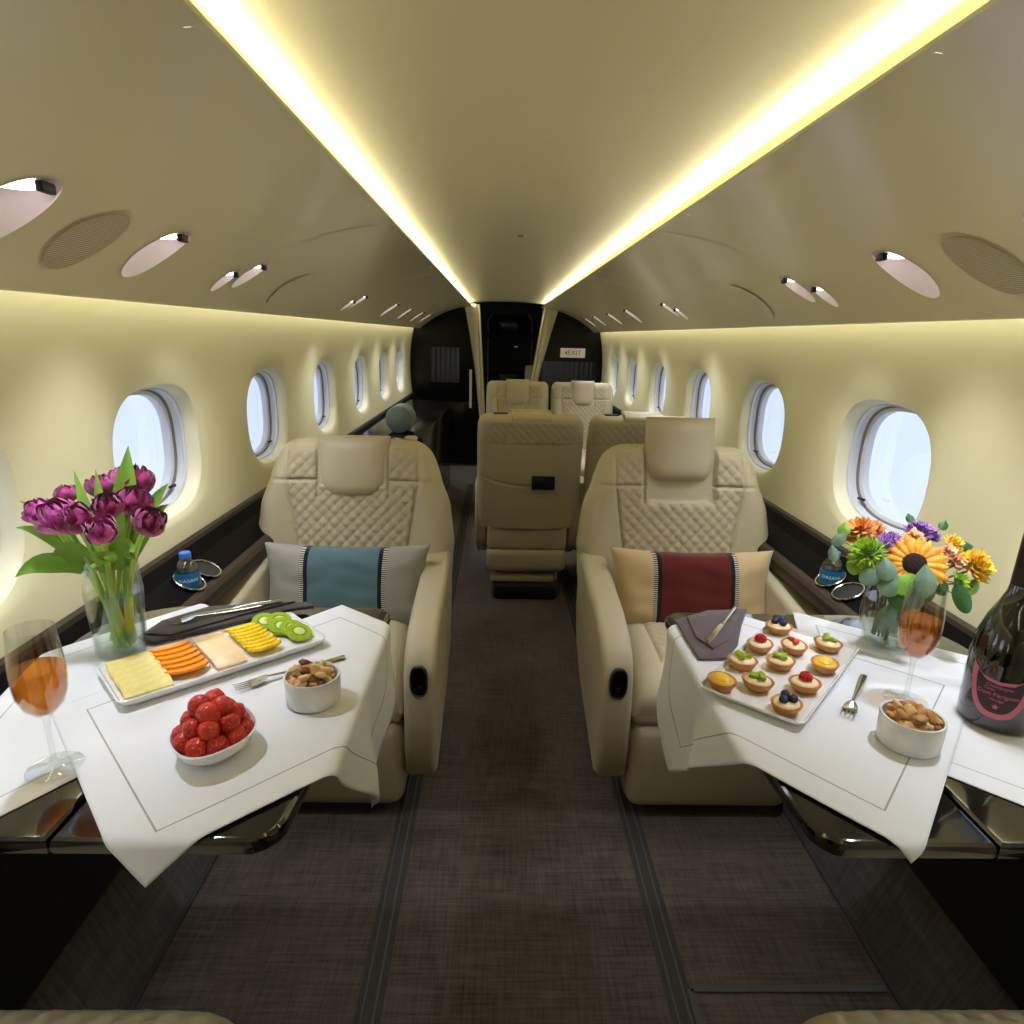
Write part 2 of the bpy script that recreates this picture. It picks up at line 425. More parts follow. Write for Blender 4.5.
# roof skin above the cove gaps and outside shell that keeps daylight out of gaps
c = MB(); pts = [(-.44, 1.685), (-.72, 1.675), (-.95, 1.57), (-.972, 1.488)]
for s in (-1, 1):
    c.add([(s*-x, y, z) for y in (Y0-.45, Y1) for (x, z) in pts], [(i, i+1, i+5, i+4) for i in range(3)])
c.build('trim_5', 'ceil', kind='structure')
f = MB(); f.box(-.83, .83, Y0-.4, 9.1, -.03, 0); f.build('floor', 'carpet', kind='structure', smooth=False)
f = MB(); f.box(-1.1, 1.1, Y0-.42, Y0-.38, 0, 1.8); f.build('wall_rear', 'wall', kind='structure', smooth=False)

# ------------------------------------------------------------------ ceiling fittings
def fit_label(kind, side, y):
    return kind
spotn = 0
def downlight(sgn, yc, r, rs, sc, pair, label, group=None):
    cx, _, czz = panpt(sc, yc, sgn)
    t = empty('downlight', (cx, yc, czz), label=label, cat='downlight', group=group)
    b = MB(); H = rs*.80
    def P(i, j):
        a = 2*pi*i/40; x, y, z = panpt(sc+rs*cos(a)/sl, yc+r*sin(a), sgn)
        k = (0, .0, .35, .7, 1)[j]; top = czz+H*.55
        if j == 0: return (x-cx, y-yc, z-czz-.0005)
        sh = 1-.22*k
        zt = z+(top-z)*k if j > 1 else z+.003
        return ((x-cx)*sh+(-sgn*.03)*k*0, (y-yc)*sh, zt-czz)
    b.grid(P, 40, 5, cu=True)
    n0 = [P(i, 4) for i in range(40)]; b.add(n0, [tuple(range(40))])
    b.build('reflector', 'dish', t)
    b = MB()
    b.grid(lambda i, j: tuple(Vector(panpt(sc+(rs+(.0, .004)[j % 2 if j < 2 else 0])*cos(2*pi*i/40)/sl, yc+(r+(.0, .004)[j % 2 if j < 2 else 0])*sin(2*pi*i/40), sgn, -.0012*(1 if j < 2 else 0)))-Vector((cx, yc, czz))), 40, 3, cu=True)
    b.build('trim_ring', 'ceil', t)
    lr = r*.48; lx = -sgn*rs*.20; lz = H*.55-.004
    b = MB(); b.lathe([(lr, 0), (lr*.9, -.004), (0.001, -.006)], 24, (lx, 0, lz)); b.build('lamp', 'lamp', t)
    b = MB(); b.box(lx-sgn*lr*1.5-.006, lx-sgn*lr*1.5+.006, -r*.25, r*.25, lz-.012, lz+.003, .003); b.build('bracket', 'dark', t)
    l = bpy.data.lights.new('downlight_lamp', 'SPOT'); l.energy = 12 if not pair else 6; l.color = (.86, .90, 1); l.spot_size = radians(100); l.spot_blend = 1; l.shadow_soft_size = .025
    o = bpy.data.objects.new('downlight_beam', l); COL.objects.link(o); o.parent = t; o.location = (lx, 0, lz-.028)
    return t
for side, sgn in (('left', -1), ('right', 1)):
    pos = {0: None}
    for q, (yc, r, rs, sc, pair) in enumerate(HOLES):
        if yc < .5: lab = 'recessed cream downlight above the rear of the cabin, %s ceiling panel' % side
        elif yc < 1.2: lab = 'large recessed downlight in %s ceiling panel, nearer than the round speaker grille' % side
        elif yc < 1.5: lab = 'round recessed downlight just ahead of the %s speaker grille' % side
        elif yc < 1.9: lab = 'small nearer lobe of the first twin reading light, %s ceiling panel' % side
        elif yc < 2: lab = 'larger lit lobe of the first twin reading light, %s ceiling panel' % side
        elif yc < 3.35: lab = 'small nearer lobe of the far twin reading light, %s ceiling panel' % side
        elif yc < 3.5: lab = 'larger lobe of the far twin reading light, %s ceiling panel' % side
        elif yc < 4.6: lab = 'far downlight just past the far twin reading light, %s panel' % side
        elif yc < 5.5: lab = 'second plain downlight past the far twin light in %s ceiling panel' % side
        elif yc < 6: lab = 'second farthest downlight in %s ceiling panel' % side
        else: lab = 'farthest downlight in %s ceiling panel, nearest the bulkhead' % side
        downlight(sgn, yc, r, rs, sc, pair, lab, 'recessed downlights in the ceiling panels')
    cx, yc, czz = panpt(.24, 1.205, sgn)
    def disc(r, off, rings=1, yc=1.205, cx=cx, czz=czz, s0=.24, el=1.25):
        b = MB(); n = 48
        b.grid(lambda i, j: tuple(Vector(panpt(s0+r*el*(1-j/6)*cos(2*pi*i/n)/sl, yc+r*(1-j/6)*sin(2*pi*i/n), sgn, off))-Vector((cx, yc, czz))), n, 7, cu=True)
        return b
    yc = 1.205
    t = empty('ceiling_speaker', (cx, yc, czz), label='round perforated speaker grille in the %s ceiling panel' % side, cat='speaker')
    disc(.070, -.0015).build('rim', 'ceil', t)
    M.setdefault('perf', mat('perforated grille', (190, 178, 140), rough=.6))
    disc(.066, -.003).build('grille', 'perf', t)
    cx, yc, czz = panpt(.225, 2.32, sgn)
    t = empty('ceiling_hatch', (cx, yc, czz), label='round flush cover plate ahead of the twin reading light, %s ceiling panel' % side, cat='cover plate')
    disc(.070, -.002, yc=yc, cx=cx, czz=czz, s0=.225).build('rim', 'bezel', t)
    disc(.067, -.0035, yc=yc, cx=cx, czz=czz, s0=.225).build('plate', 'ceil', t)
# perforation pattern
def perf(m, scale=260):
    h = NT(m); b = m.node_tree.nodes['Principled BSDF']; tc = h.n('ShaderNodeTexCoord'); sp = h.n('ShaderNodeSeparateXYZ')
    m.node_tree.links.new(tc.outputs['Object'], sp.inputs[0])
    def w(o):
        return h.math('SUBTRACT', h.math('FRACT', h.math('MULTIPLY', o, scale)), .5)
    a, c_ = w(sp.outputs[0]), w(sp.outputs[1])
    d = h.math('SQRT', h.math('ADD', h.math('MULTIPLY', a, a), h.math('MULTIPLY', c_, c_)))
    f = h.math('LESS_THAN', d, .30)
    m.node_tree.links.new(h.mix(f, lin((196, 184, 148)), lin((90, 82, 60))), b.inputs['Base Color'])
perf(M['perf'])
b = MB(); b.lathe([(.018, 0), (.016, -.006), (.006, -.008)], 20, cap1=True)
b.build('ceiling_sensor', 'steel2', label='tiny round sensor on the centre of the ceiling', cat='sensor', loc=(-.009, 2.45, cz(0)+.002))
for sgn, side in ((-1, 'left'),):
    b = MB(); b.box(-.004, .012, -.05, .05, -.012, .012, .004); b.build('wall_grip', 'bezel', label='small pale grip on left wall above the nearest window', cat='grip', loc=(-.968, 1.0, 1.375))

# ------------------------------------------------------------------ forward bulkhead and vestibule
def fus(z, m=0):   # inside half width of the fuselage arc at height z
    if z > LIPZ:
        return LIPX+(TX-LIPX)*(z-LIPZ)/(TZ-LIPZ)
    return wallx(z) if z > .755 else .99
# black arc: right panel closes the right half beside the doorway
def doorx(z, s):
    return -(.195+.062*z) if s < 0 else .13+.154*z
b = MB()
zs = [0]+[.1*i for i in range(1, 15)]+[1.426, 1.47, 1.52, 1.57, 1.62, 1.66]
b.grid(lambda i, j: ((doorx(zs[j], 1) if i == 0 else fus(zs[j])), Y1+.0, zs[j]), 2, len(zs))
b.grid(lambda i, j: ((doorx(zs[j], -1) if i == 0 else -fus(zs[j])), Y1+.0, zs[j]), 2, len(zs))
b.build('wall_front', 'black', kind='structure', smooth=False)
b = MB()
b.grid(lambda i, j: ((-1.05, 1.05)[i], 9.0, (0, 1.9)[j]), 2, 2)
b.grid(lambda i, j: ((-1.05), (Y1, 9.0)[i], (0, 1.9)[j]), 2, 2)
b.grid(lambda i, j: ((1.05), (Y1, 9.0)[i], (0, 1.9)[j]), 2, 2)
b.grid(lambda i, j: ((-1.05, 1.05)[i], (Y1, 9.0)[j], 1.78), 2, 2)
b.build('wall_far', 'blackmatt', kind='structure', smooth=False)
# fascia above the doorway following the ceiling arc
b = MB()
b.grid(lambda i, j: (-.44+.88*i/12, Y1+.01, (cz(-.44+.88*i/12), 1.80)[j]), 13, 2)
for s in (-1, 1):
    b.grid(lambda i, j: (s*(.36+.75*i/10), Y1+.012, (max(.9, 1.668-(.36+.75*i/10-.372)*.447+.0) if (.36+.75*i/10) < .93 else 1.42, 1.85)[j]), 11, 2)
b.build('trim_6', 'black', kind='structure', smooth=False)
# cream leaning door posts
for s, nm in ((-1, 'left'), (1, 'right')):
    b = MB()
    zb = 0
    def sec(z, s=s):
        x = doorx(z, s)
        w1 = .040+.02*(z/1.68)
        return [(x-s*.012, Y1-.06), (x+s*.006, Y1-.075), (x+s*.018, Y1-.06), (x+s*.024, Y1-.075), (x+s*w1, Y1-.06), (x+s*(w1+.005+.085*(z/1.68)**3), Y1), (x+s*w1, Y1+.06), (x-s*.012, Y1+.06)]
    zz = [0, .5, 1.0, 1.4, 1.6, 1.675]
    b.grid(lambda i, j: (*sec(zz[j])[i], zz[j]), 8, len(zz), cu=True)
    b.build('door_%d' % (1 if s < 0 else 2), 'ceil', kind='structure', smooth=False)
# EXIT sign on the right black panel
def text_mesh(s, size, ext=0.0005, align='CENTER'):
    cu = bpy.data.curves.new('t', 'FONT'); cu.body = s; cu.size = size; cu.extrude = ext; cu.align_x = align; cu.align_y = 'CENTER'; cu.resolution_u = 3
    o = bpy.data.objects.new('t', cu); COL.objects.link(o)
    dg = bpy.context.evaluated_depsgraph_get(); me = o.evaluated_get(dg).to_mesh()
    vs = [v.co.copy() for v in me.vertices]; fs = [tuple(p.vertices) for p in me.polygons]
    o.evaluated_get(dg).to_mesh_clear(); bpy.data.objects.remove(o); bpy.data.curves.remove(cu)
    return vs, fs
M['signwhite'] = mat('sign face', (225, 220, 205), rough=.5, emis=(225, 215, 195), estr=.12)
M['signred'] = mat('sign red', (190, 40, 30), rough=.5)
ex = empty('exit_sign', (.692, Y1-.012, 1.212), label='small white exit sign with red letters on black bulkhead', cat='sign')
b = MB(); b.box(-.130, .130, -.004, .008, -.048, .048, .003); b.build('sign_panel', 'signwhite', ex)
vs, fs = text_mesh('EXIT', .072, .0006)
b = MB(); b.add([(v.x+.018, -.0052-v.z, v.y) for v in vs], fs); b.build('sign_letters', 'signred', ex, smooth=False, fix=False)
b = MB(); b.add([(-.085, -.0055, 0), (-.060, -.0055, .02), (-.060, -.0055, -.02)], [(0, 1, 2)]); b.build('arrow', 'signred', ex, smooth=False, fix=False)
# fluted black panels each side
M['flute'] = mat('black fluted leather', (26, 23, 22), rough=.28, coat=.2)
def fluted(name, x0, x1, z0, z1, n, y, label, rx=0):
    b = MB(); N = n*8
    b.grid(lambda i, j: (x0+(x1-x0)*i/N-(x0+x1)/2, -.012*abs(sin(pi*n*i/N))-.004, (z0, z1)[j]-z0), N+1, 2)
    b.add([((x1-x0)/2*a, q, zz-z0) for a in (-1, 1) for q in (-.004, .012) for zz in (z0, z1)], [(0, 1, 3, 2), (4, 5, 7, 6), (2, 3, 7, 6), (0, 2, 6, 4), (1, 3, 7, 5)])
    return b.build(name, 'flute', label=label, cat='panel', loc=((x0+x1)/2, y, z0))
fluted('fluted_panel', .36, .93, .72, 1.12, 11, Y1-.014, 'black fluted panel under the exit sign, behind the far right seats')
fluted('fluted_panel', -.80, -.50, .88, 1.24, 6, Y1-.014, 'black fluted panel high on the left beyond the last left window')
b = MB(); b.box(-.44, .30, -.012, .0, 0, .56, .004); g = b.build('bulkhead_door', 'black', label='plain black lower door on the left of the far bulkhead', cat='door', loc=(-.62, Y1-.003, .12))
b = MB(); b.box(-.60, .60, -.03, .03, 0, .012, .004); b.build('floor_threshold', 'steel2', label='thin steel threshold strip across the floor at the far bulkhead', cat='threshold', loc=(-.1, Y1-.05, 0))
h_ = MB(); h_.tube([(-.0, 0, 0), (-.0, 0, .40)], .014, 10); h_.tube([(0, 0, .02), (0, .04, .02)], .006); h_.tube([(0, 0, .38), (0, .04, .38)], .006); h_.build('grab_handle', 'bezel', label='upright cream grab handle left of the doorway', cat='handle', loc=(-.375, Y1-.04, .62))
# small dim glasses on the galley counter
# dark cockpit corridor fittings
ck = empty('corridor_cabinet', (.05, 8.3, 0), label='black cabinet and overhead locker seen through the doorway', cat='cabinet')
b = MB(); b.box(-.24, .24, 0, .35, 1.38, 1.60, .02); b.build('overhead_locker', 'black', ck)
b = MB(); b.box(-.30, .30, .05, .35, 0, .92, .02); b.build('lower_cabinet', 'black', ck)
for s in (-1, 1):
    b = MB(); b.tube([(s*.27, 0, .3), (s*.27, 0, 1.34)], .008); b.build('edge_rail', 'steel2', ck)
    b = MB(); b.tube([(s*.27, 0, 1.40), (s*.275, 0, 1.55), (s*.22, 0, 1.62)], .010); b.build('locker_rail', 'steel2', ck)
b = MB(); b.box(.05, .11, -.02, -.01, 1.22, 1.25, .003); b.build('latch', 'chrome', ck)
sc_ = empty('jump_seat', (.27, 7.35, 0), label='cream folded seat back showing beside the right door post', cat='seat')
b = MB(); b.box(-.06, .09, -.04, .04, .3, 1.06, .03, 3); b.build('backrest', 'leather', sc_)

# black cabinet with a grey cushion behind the left seat
cbt = empty('side_cabinet', (-.76, 4.1, 0), label='low glossy black cabinet along left wall behind the near left seat', cat='cabinet')
b = MB(); b.box(-.12, .24, -.35, 1.9, 0, .76, .02, 3); b.build('body', 'black', cbt)
b = MB(); b.box(-.13, .25, -.36, 1.91, .76, .785, .008, 2); b.build('top', 'black', cbt)
M['slate'] = mat('slate grey vinyl', (104, 114, 112), rough=.45, bump=.2, bscale=150)
gc = empty('round_headrest', (-.672, 3.95, .785), label='slate grey round padded headrest on the black cabinet', cat='headrest')
b = MB(); R4 = Matrix.Rotation(radians(90), 4, 'X')
b.lathe([(.001, .05), (.055, .048), (.078, .036), (.083, .015), (.083, -.12), (.07, -.14), (.001, -.145)], 40, (0, 0, .083), M4=R4); b.build('pad', 'slate', gc)
b = MB(); b.box(-.01, .03, -.0525, -.048, .080, .084, .001); b.build('badge', 'chrome', gc)

# ------------------------------------------------------------------ carpet details
def strip_on_floor(pts, w, z, name, m, **k):
    b = MB()
    for (x0, y0), (x1, y1) in zip(pts, pts[1:]):
        d = Vector((x1-x0, y1-y0)).normalized(); n = Vector((-d.y, d.x))*w/2
        vs = [(x0+n.x, y0+n.y), (x1+n.x, y1+n.y), (x1-n.x, y1-n.y), (x0-n.x, y0-n.y)]
        b.add([(a, c_, zz) for zz in (.0, z) for (a, c_) in vs], [(4, 5, 6, 7), (0, 1, 5, 4), (1, 2, 6, 5), (2, 3, 7, 6), (3, 0, 4, 7)])
    return b.build(name, m, smooth=False, **k)
for side, sgn, x in (('left', -1, .325), ('right', 1, .335)):
    t = empty('seat_track', (sgn*x, 2.5, 0), label='grey seat track cover in the carpet on the %s side of the aisle' % side, cat='seat track')
    for dx, w in ((-.012, .005), (.014, .006)):
        b = MB(); b.box(dx-w/2, dx+w/2, Y0-2.6, 3.5, .0, .006, .002); b.build('carpet_rib', 'track', t, label='narrow grey carpet rib')
    b = MB(); b.box(-.026, .030, Y0-2.6, 3.5, .0, .002); b.build('groove', 'track_groove', t, smooth=False)
t = strip_on_floor([(.366, Y0), (.366, 1.085), (.80, 1.085)], .014, .005, 'carpet_seam', 'track', label='grey raised carpet seam turning a right angle by the right table', cat='carpet seam')
for side, sgn in (('left', -1), ('right', 1)):
    b = MB(); b.box(-.007, .007, Y0-2.5, 3.5, 0, .006, .002); b.build('carpet_edge', 'track_groove', label='dark carpet edging along foot of the %s wall' % side, cat='carpet edging', loc=(sgn*.815, 2.5, 0))

# ------------------------------------------------------------------ seats
QS = .0405
def quilt(x, z):
    a = abs(sin(pi*(x/QS+z/QS)))*abs(sin(pi*(x/QS-z/QS)))
    return .0062*(a**.45)
def gro(d, w=.005, a=.006): return a*math.exp(-(d/w)**2)
def seg_pad(NU, NV, P, regions, names, parent, closed=True):
    """P(i,j)->(pos, region id) front grid; builds one mesh per region"""
    pts = [[P(i, j) for i in range(NU)] for j in range(NV)]
    for rid, (name, m, lab) in names.items():
        b = MB(); idx = {}
        for j in range(NV-1):
            for i in range(NU-1):
                if regions(i+.5, j+.5) != rid: continue
                q = []
                for (a, c_) in ((i, j), (i+1, j), (i+1, j+1), (i, j+1)):
                    if (a, c_) not in idx: idx[(a, c_)] = len(b.v); b.v.append(pts[c_][a])
                    q.append(idx[(a, c_)])
                b.f.append(tuple(q)); b.mi.append(0)
        if b.f: b.build(name, m, parent, fix=False, label=lab, autos=80)
def headrest(parent, hw, z0, z1, y, thick=.085, name='headrest', curve=.01):
    b = MB(); N = 40
    H = z1-z0
    def prof(u, v, front):
        e = (max(0, 1-abs(u)**4))**.5*(max(0, 1-abs(2*v-1)**5))**.5
        # corners: rounder at the bottom
        ww = hw*(1-.22*max(0, .35-v)**2/.1225)
        yy = y+.035*(v-.3)
        return (u*ww, yy-thick*.5*e-.012*(1-u*u)*e if front else yy+thick*.5*e, z0+v*H)
    b.grid(lambda i, j: prof(-cos(pi*i/N), .5-.5*cos(pi*j/N), True), N+1, N+1)
    b.grid(lambda i, j: prof(-cos(pi*i/N), .5-.5*cos(pi*j/N), False), N+1, N+1)
    return b.build(name, 'leather', parent, autos=70)
def make_seat(W=.35, headup=False, label='', group=None, armfront=-.42, rear_detail=False, screen=False, full_quilt=False):
    t = empty('cabin_seat', label=label, cat='seat', group=group)
    ZB_, ZTP = .40, 1.005; H = ZTP-ZB_
    k = W/.35
    hr_hw = .122*k
    def hwz(z):
        # half width by height
        pts = [(.40, .325), (.55, .345), (.66, .35), (.78, .335), (.88, .300), (.96, .275), (1.005, .262)] if W > .3 else [(.40, .318), (.55, .333), (.70, .334), (.88, .334), (1.005, .328)]
        for (a, xa), (b_, xb) in zip(pts, pts[1:]):
            if z <= b_: f = (z-a)/(b_-a); f = f*f*(3-2*f)*.35+f*.65; w = xa+(xb-xa)*f; break
        else: w = pts[-1][1]
        r = .075 if W > .3 else .055
        if z > ZTP-r: q = z-(ZTP-r); w -= r-sqrt(max(0, r*r-q*q))
        return w*k
    NU, NV = 151, 131
    yb = lambda z: .17+.20*(z-.40)      # reclined centre plane
    def uv(i, j): return -1+2*i/(NU-1), .5-.5*cos(pi*min(1, max(0, j/(NV-1)))) if False else j/(NV-1)
    def zz(j):
        v = j/(NV-1); return ZB_+H*(v if v < .9 else .9+.1*sin((v-.9)/.1*pi/2))
    def traph(z): return (.185+(.225-.185)*(z-.60)/(.872-.60))*k
    def region(i, j):
        u = -1+2*i/(NU-1); z = zz(j); x = u*hwz(z); ax = abs(x)
        if .876 < z < .985 and hr_hw+.004 < ax < .225*k: return 2 if x < 0 else 3
        low = .872
        # U shaped plain yoke below the headrest
        yoke = .815 if headup else .86
        if ax < hr_hw+.004: low = yoke+.055*(ax/hr_hw)**6*(0 if not headup else 1)
        if .45 < z < low and ax < traph(z): return 1
        return 0
    def P(i, j):
        u = -1+2*i/(NU-1); z = zz(j); hw = hwz(z); x = u*hw; ax = abs(x)
        e = (max(0, 1-abs(u)**7))**.5
        top = max(0, (z-(ZTP-.05))/.05); e *= sqrt(max(0, 1-top**2.4))
        th = .07+.028*sstep(.55, .9, abs(u))*sstep(1.0, .86, z)-.02*sstep(.9, 1.0, abs(u))
        rg = region(i, j); d = 0
        if rg: 
            # fade at borders
            if rg == 1: bd = min(traph(z)-ax, (.872-z) if ax > hr_hw else 9, z-.45)
            else: bd = min(ax-hr_hw, .225*k-ax, z-.876, .985-z)
            d += quilt(x, z)*sstep(0, .008, bd)
        if ax > hr_hw: d -= gro(z-.874)
        if z < .872: d -= gro(ax-traph(z))
        elif z < .99: d -= gro(ax-.227*k, a=.004)
        if z > .81 : d -= gro(ax-hr_hw, .004, .010)
        if headup and ax < hr_hw+.01: d -= .012*sstep(.80, .83, z)
        return (x, yb(z)-th*e-d*e, z)
    seg_pad(NU, NV, P, region, {0: ('backrest', 'leather', None), 1: ('quilted_panel', 'leather2', 'diamond quilted back panel'), 2: ('shoulder_panel', 'leather2', None), 3: ('shoulder_panel', 'leather2', None)}, t)
    # back shell
    NB, NW = 121, 101
    def zz2(j): v = j/(NW-1); return .405+(ZTP-.405)*(v if v < .9 else .9+.1*sin((v-.9)/.1*pi/2))
    def rb(i, j):
        u = -1+2*i/(NB-1); z = zz2(j)
        if rear_detail and abs(u) < .93 and .862+.0*u < z < .985: return 1
        return 0
    def PB(i, j):
        u = -1+2*i/(NB-1); z = zz2(j); hw = hwz(max(z, .40))*(1 if z > .4 else 1-.2*(.4-z)); x = u*hw
        e = (max(0, 1-abs(u)**6))**.5
        top = max(0, (z-(ZTP-.04))/.04); e *= sqrt(max(0, 1-top**2.4))
        d = 0
        if rear_detail:
            if rb(i, j) == 1: d += quilt(x, z)*sstep(0, .01, z-.862)*sstep(0, .02, .985-z)*sstep(0, .03, .93-abs(u))
            d -= gro(z-(.645+.05*u*u), .004, .006)
            d -= gro(z-.40, .005, .01)*1
        return (x, yb(z)+(.055+.03*(1-u*u))*e+d*e, z)
    seg_pad(NB, NW, PB, rb, {0: ('back_shell', 'leather', None), 1: ('quilted_band', 'leather2', None)}, t)
    # headrest
    if headup: headrest(t, hr_hw, .888, 1.108, yb(.95)-.045)
    else: headrest(t, hr_hw*1.02, .812, 1.022, yb(.9)-.040, .10)
    # cushion
    cw = .245*k
    def cr(i, j):
        u = -1+2*i/80; v = j/80
        return 1 if abs(u) < (.92 if full_quilt else .62) and (.03 if full_quilt else .16) < v < .95 else 0
    def PC(i, j):
        u = -1+2*i/80; v = j/80; y = -.40+v*.56
        e = (max(0, 1-abs(u)**8))**.5
        fr = min(1, v/.22); ef = sqrt(max(0, 1-(1-fr)**2.2))
        z = .34+(.125*ef)*e+.01*sin(pi*v)*e
        if cr(i, j): z += quilt(u*cw, y)*(2.4 if full_quilt else 1)*sstep(0, .05, (.92 if full_quilt else .62)-abs(u))*sstep(0, .03, v-(.03 if full_quilt else .16))
        z -= gro((abs(u)-.63)*cw)*(1 if v > .15 else .4)
        return (u*cw, y-.02*e*sin(pi*min(1, max(0, (z-.34)/.12))) if v < .15 else y, z)
    seg_pad(81, 81, PC, cr, {0: ('seat_cushion', 'leather', None), 1: ('quilted_seat_panel', 'leather2', None)}, t)
    b = MB(); b.box(-cw, cw, -.40, .17, .30, .365, .025, 3); b.build('cushion_base', 'leather', t)
    b = MB(); b.box(-cw*1.0, cw*1.0, -.405, -.18, .025, .315, .045, 4); b.build('leg_rest', 'leather', t)
    b = MB(); b.box(-cw*.92, cw*.92, -.19, .16, .06, .31, .03, 3); b.build('seat_frame', 'leather', t)
    b = MB(); b.box(-cw*.86, cw*.86, -.30, .22, .0, .07, .015, 2); b.build('floor_mount', 'dark', t)
    if rear_detail:
        b = MB(); b.box(-cw*1.08, cw*1.08, .14, .235, .285, .43, .02, 3); b.build('rear_valance', 'leather', t)
        b = MB(); b.box(-cw*1.1, cw*1.1, .12, .245, .165, .292, .035, 4); b.build('rear_bolster', 'leather', t)
        b = MB(); b.box(-cw*.80, cw*.98, .10, .215, .10, .135, .01, 2); b.build('rear_lower_flap', 'leather', t)
        b = MB(); b.box(-cw*.95, cw*.95, .02, .20, .0, .095, .02, 2); b.build('rear_plinth', 'track', t)
    # arms
    f = armfront; af = max(f, -.42)
    prof = [(.19, .60), (.17, .635), (.08, .632), (-.05, .618), (f+.18, .594), (f+.08, .566), (f+.025, .525), (f, .47), (f-.002, .35), (f+.012, .22), (f+.03, .135), (f+.07, .115), (f+.20, .15), (.02, .21), (.15, .29), (.20, .42)]
    for s in (-1, 1):
        b = MB(); b.prism(prof, -(.046 if W > .3 else .037)*k, (.046 if W > .3 else .037)*k, .022 if W > .3 else .014, 4, axis='x')
        b.v = [(v[0]+s*((.30 if W > .3 else .312)*k-.012*(.6-v[2])), v[1], v[2]) for v in b.v]
        am = b.build('armrest', 'leather', t, autos=60)
        b = MB()
        bm = bmesh.new()
        N = 28
        def oval(rx, rz, y): return [(rx*math.copysign(abs(cos(2*pi*i/N))**.7, cos(2*pi*i/N)), y, rz*math.copysign(abs(sin(2*pi*i/N))**.85, sin(2*pi*i/N))) for i in range(N)]
        bm.free()
        rings = [oval(.025, .047, .004), oval(.025, .047, -.004), oval(.022, .044, -.006), oval(.019, .040, -.0045)]
        b.grid(lambda i, j: rings[j][i], N, 4, cu=True)
        b.v = [(v[0]+s*.297*k, v[1]+f-.002, v[2]+.455) for v in b.v]; b.build('handle_bezel', 'steel2', am)
        b = MB(); b.add(oval(.020, .041, -.0035), [tuple(range(N))]); b.v = [(v[0]+s*.297*k, v[1]+f-.002, v[2]+.455) for v in b.v]; b.build('handle_recess', 'black', am, smooth=False)
        b = MB(); b.ell((s*.297*k, f-.006, .432), (.012, .007, .014)); b.box(s*.297*k-.009, s*.297*k-.002, f-.010, f-.004, .452, .486, .002); b.box(s*.297*k+.002, s*.297*k+.009, f-.010, f-.004, .452, .486, .002)
        b.build('recline_lever', 'black', am)
    if rear_detail:
        # rolled headrest top seen from behind, dark slot
        b = MB(); N = 24
        b.grid(lambda i, j: ((-1+2*j/20)*.135*k, .322+.045*cos(2*pi*i/N), .985+.032*sin(2*pi*i/N)) if 0 < j < 20 else ((-1+2*j/20)*.135*k, .322, .985), N, 21, cu=True)
        hr = b.build('headrest_roll', 'leather', t)
        b = MB(); b.box(.145*k, .235*k, .26, .31, .998, 1.008, .003); b.build('latch_plate', 'dark', t)
        if screen:
            M.setdefault('screen', mat('dark display', (22, 26, 36), rough=.12, coat=.5))
            b = MB(); b.box(-.125, -.010, .325, .335, .635, .705, .003)
            sc = b.build('display_frame', 'dark', t)
            b = MB(); b.box(-.119, -.016, .3345, .337, .641, .699, .001); b.build('display_glass', 'screen', sc)
    return t
s1 = make_seat(.35, False, 'beige quilted seat facing the left table, holding the grey and blue cushion', 'large beige seats with tables')
s1.location = (-.576, 2.01, 0)
b = MB(); b.lathe([(.022, 0), (.024, .012), (.018, .016), (.001, .017)], 18, (.19, .30, 1.0)); b.build('top_knob', 'leather', s1)
s2 = make_seat(.35, True, 'beige quilted seat with raised headrest facing the right table, holding the tan and maroon cushion', 'large beige seats with tables')
s2.location = (.565, 2.01, 0)
s3 = make_seat(.275, False, 'beige seat seen from behind with a small dark screen in its back', 'narrower paired beige seats', rear_detail=True, screen=True)
s3.location = (.085, 3.46, 0); s3.rotation_euler.z = pi
s4 = copy_tree(s3, None, (.632, 3.48, 0), pi, 'beige seat seen from behind, half hidden by the near right seat')
for ch in list(s4.children):
    if ch.name.startswith('display_frame'):
        for g2 in list(ch.children): bpy.data.objects.remove(g2)
        bpy.data.objects.remove(ch)
s5 = make_seat(.275, False, 'left one of the two farthest beige seats facing the camera', 'narrower paired beige seats')
s5.location = (.083, 5.25, 0)
s6 = copy_tree(s5, None, (.625, 5.25, 0), 0, 'right one of the two farthest beige seats, below the exit sign')
s7 = make_seat(.33, False, 'beige quilted seat cushion peeking in at the lower left edge', 'nearest seats at the frame edge', armfront=-.12, full_quilt=True)
s7.location = (-.635, .29, .05); s7.rotation_euler.z = pi
s8 = copy_tree(s7, None, (.58, .29, .05), pi, 'beige quilted seat cushion peeking in at the lower right edge')
for s_ in (s7, s8):
    for ch in s_.children:
        pass

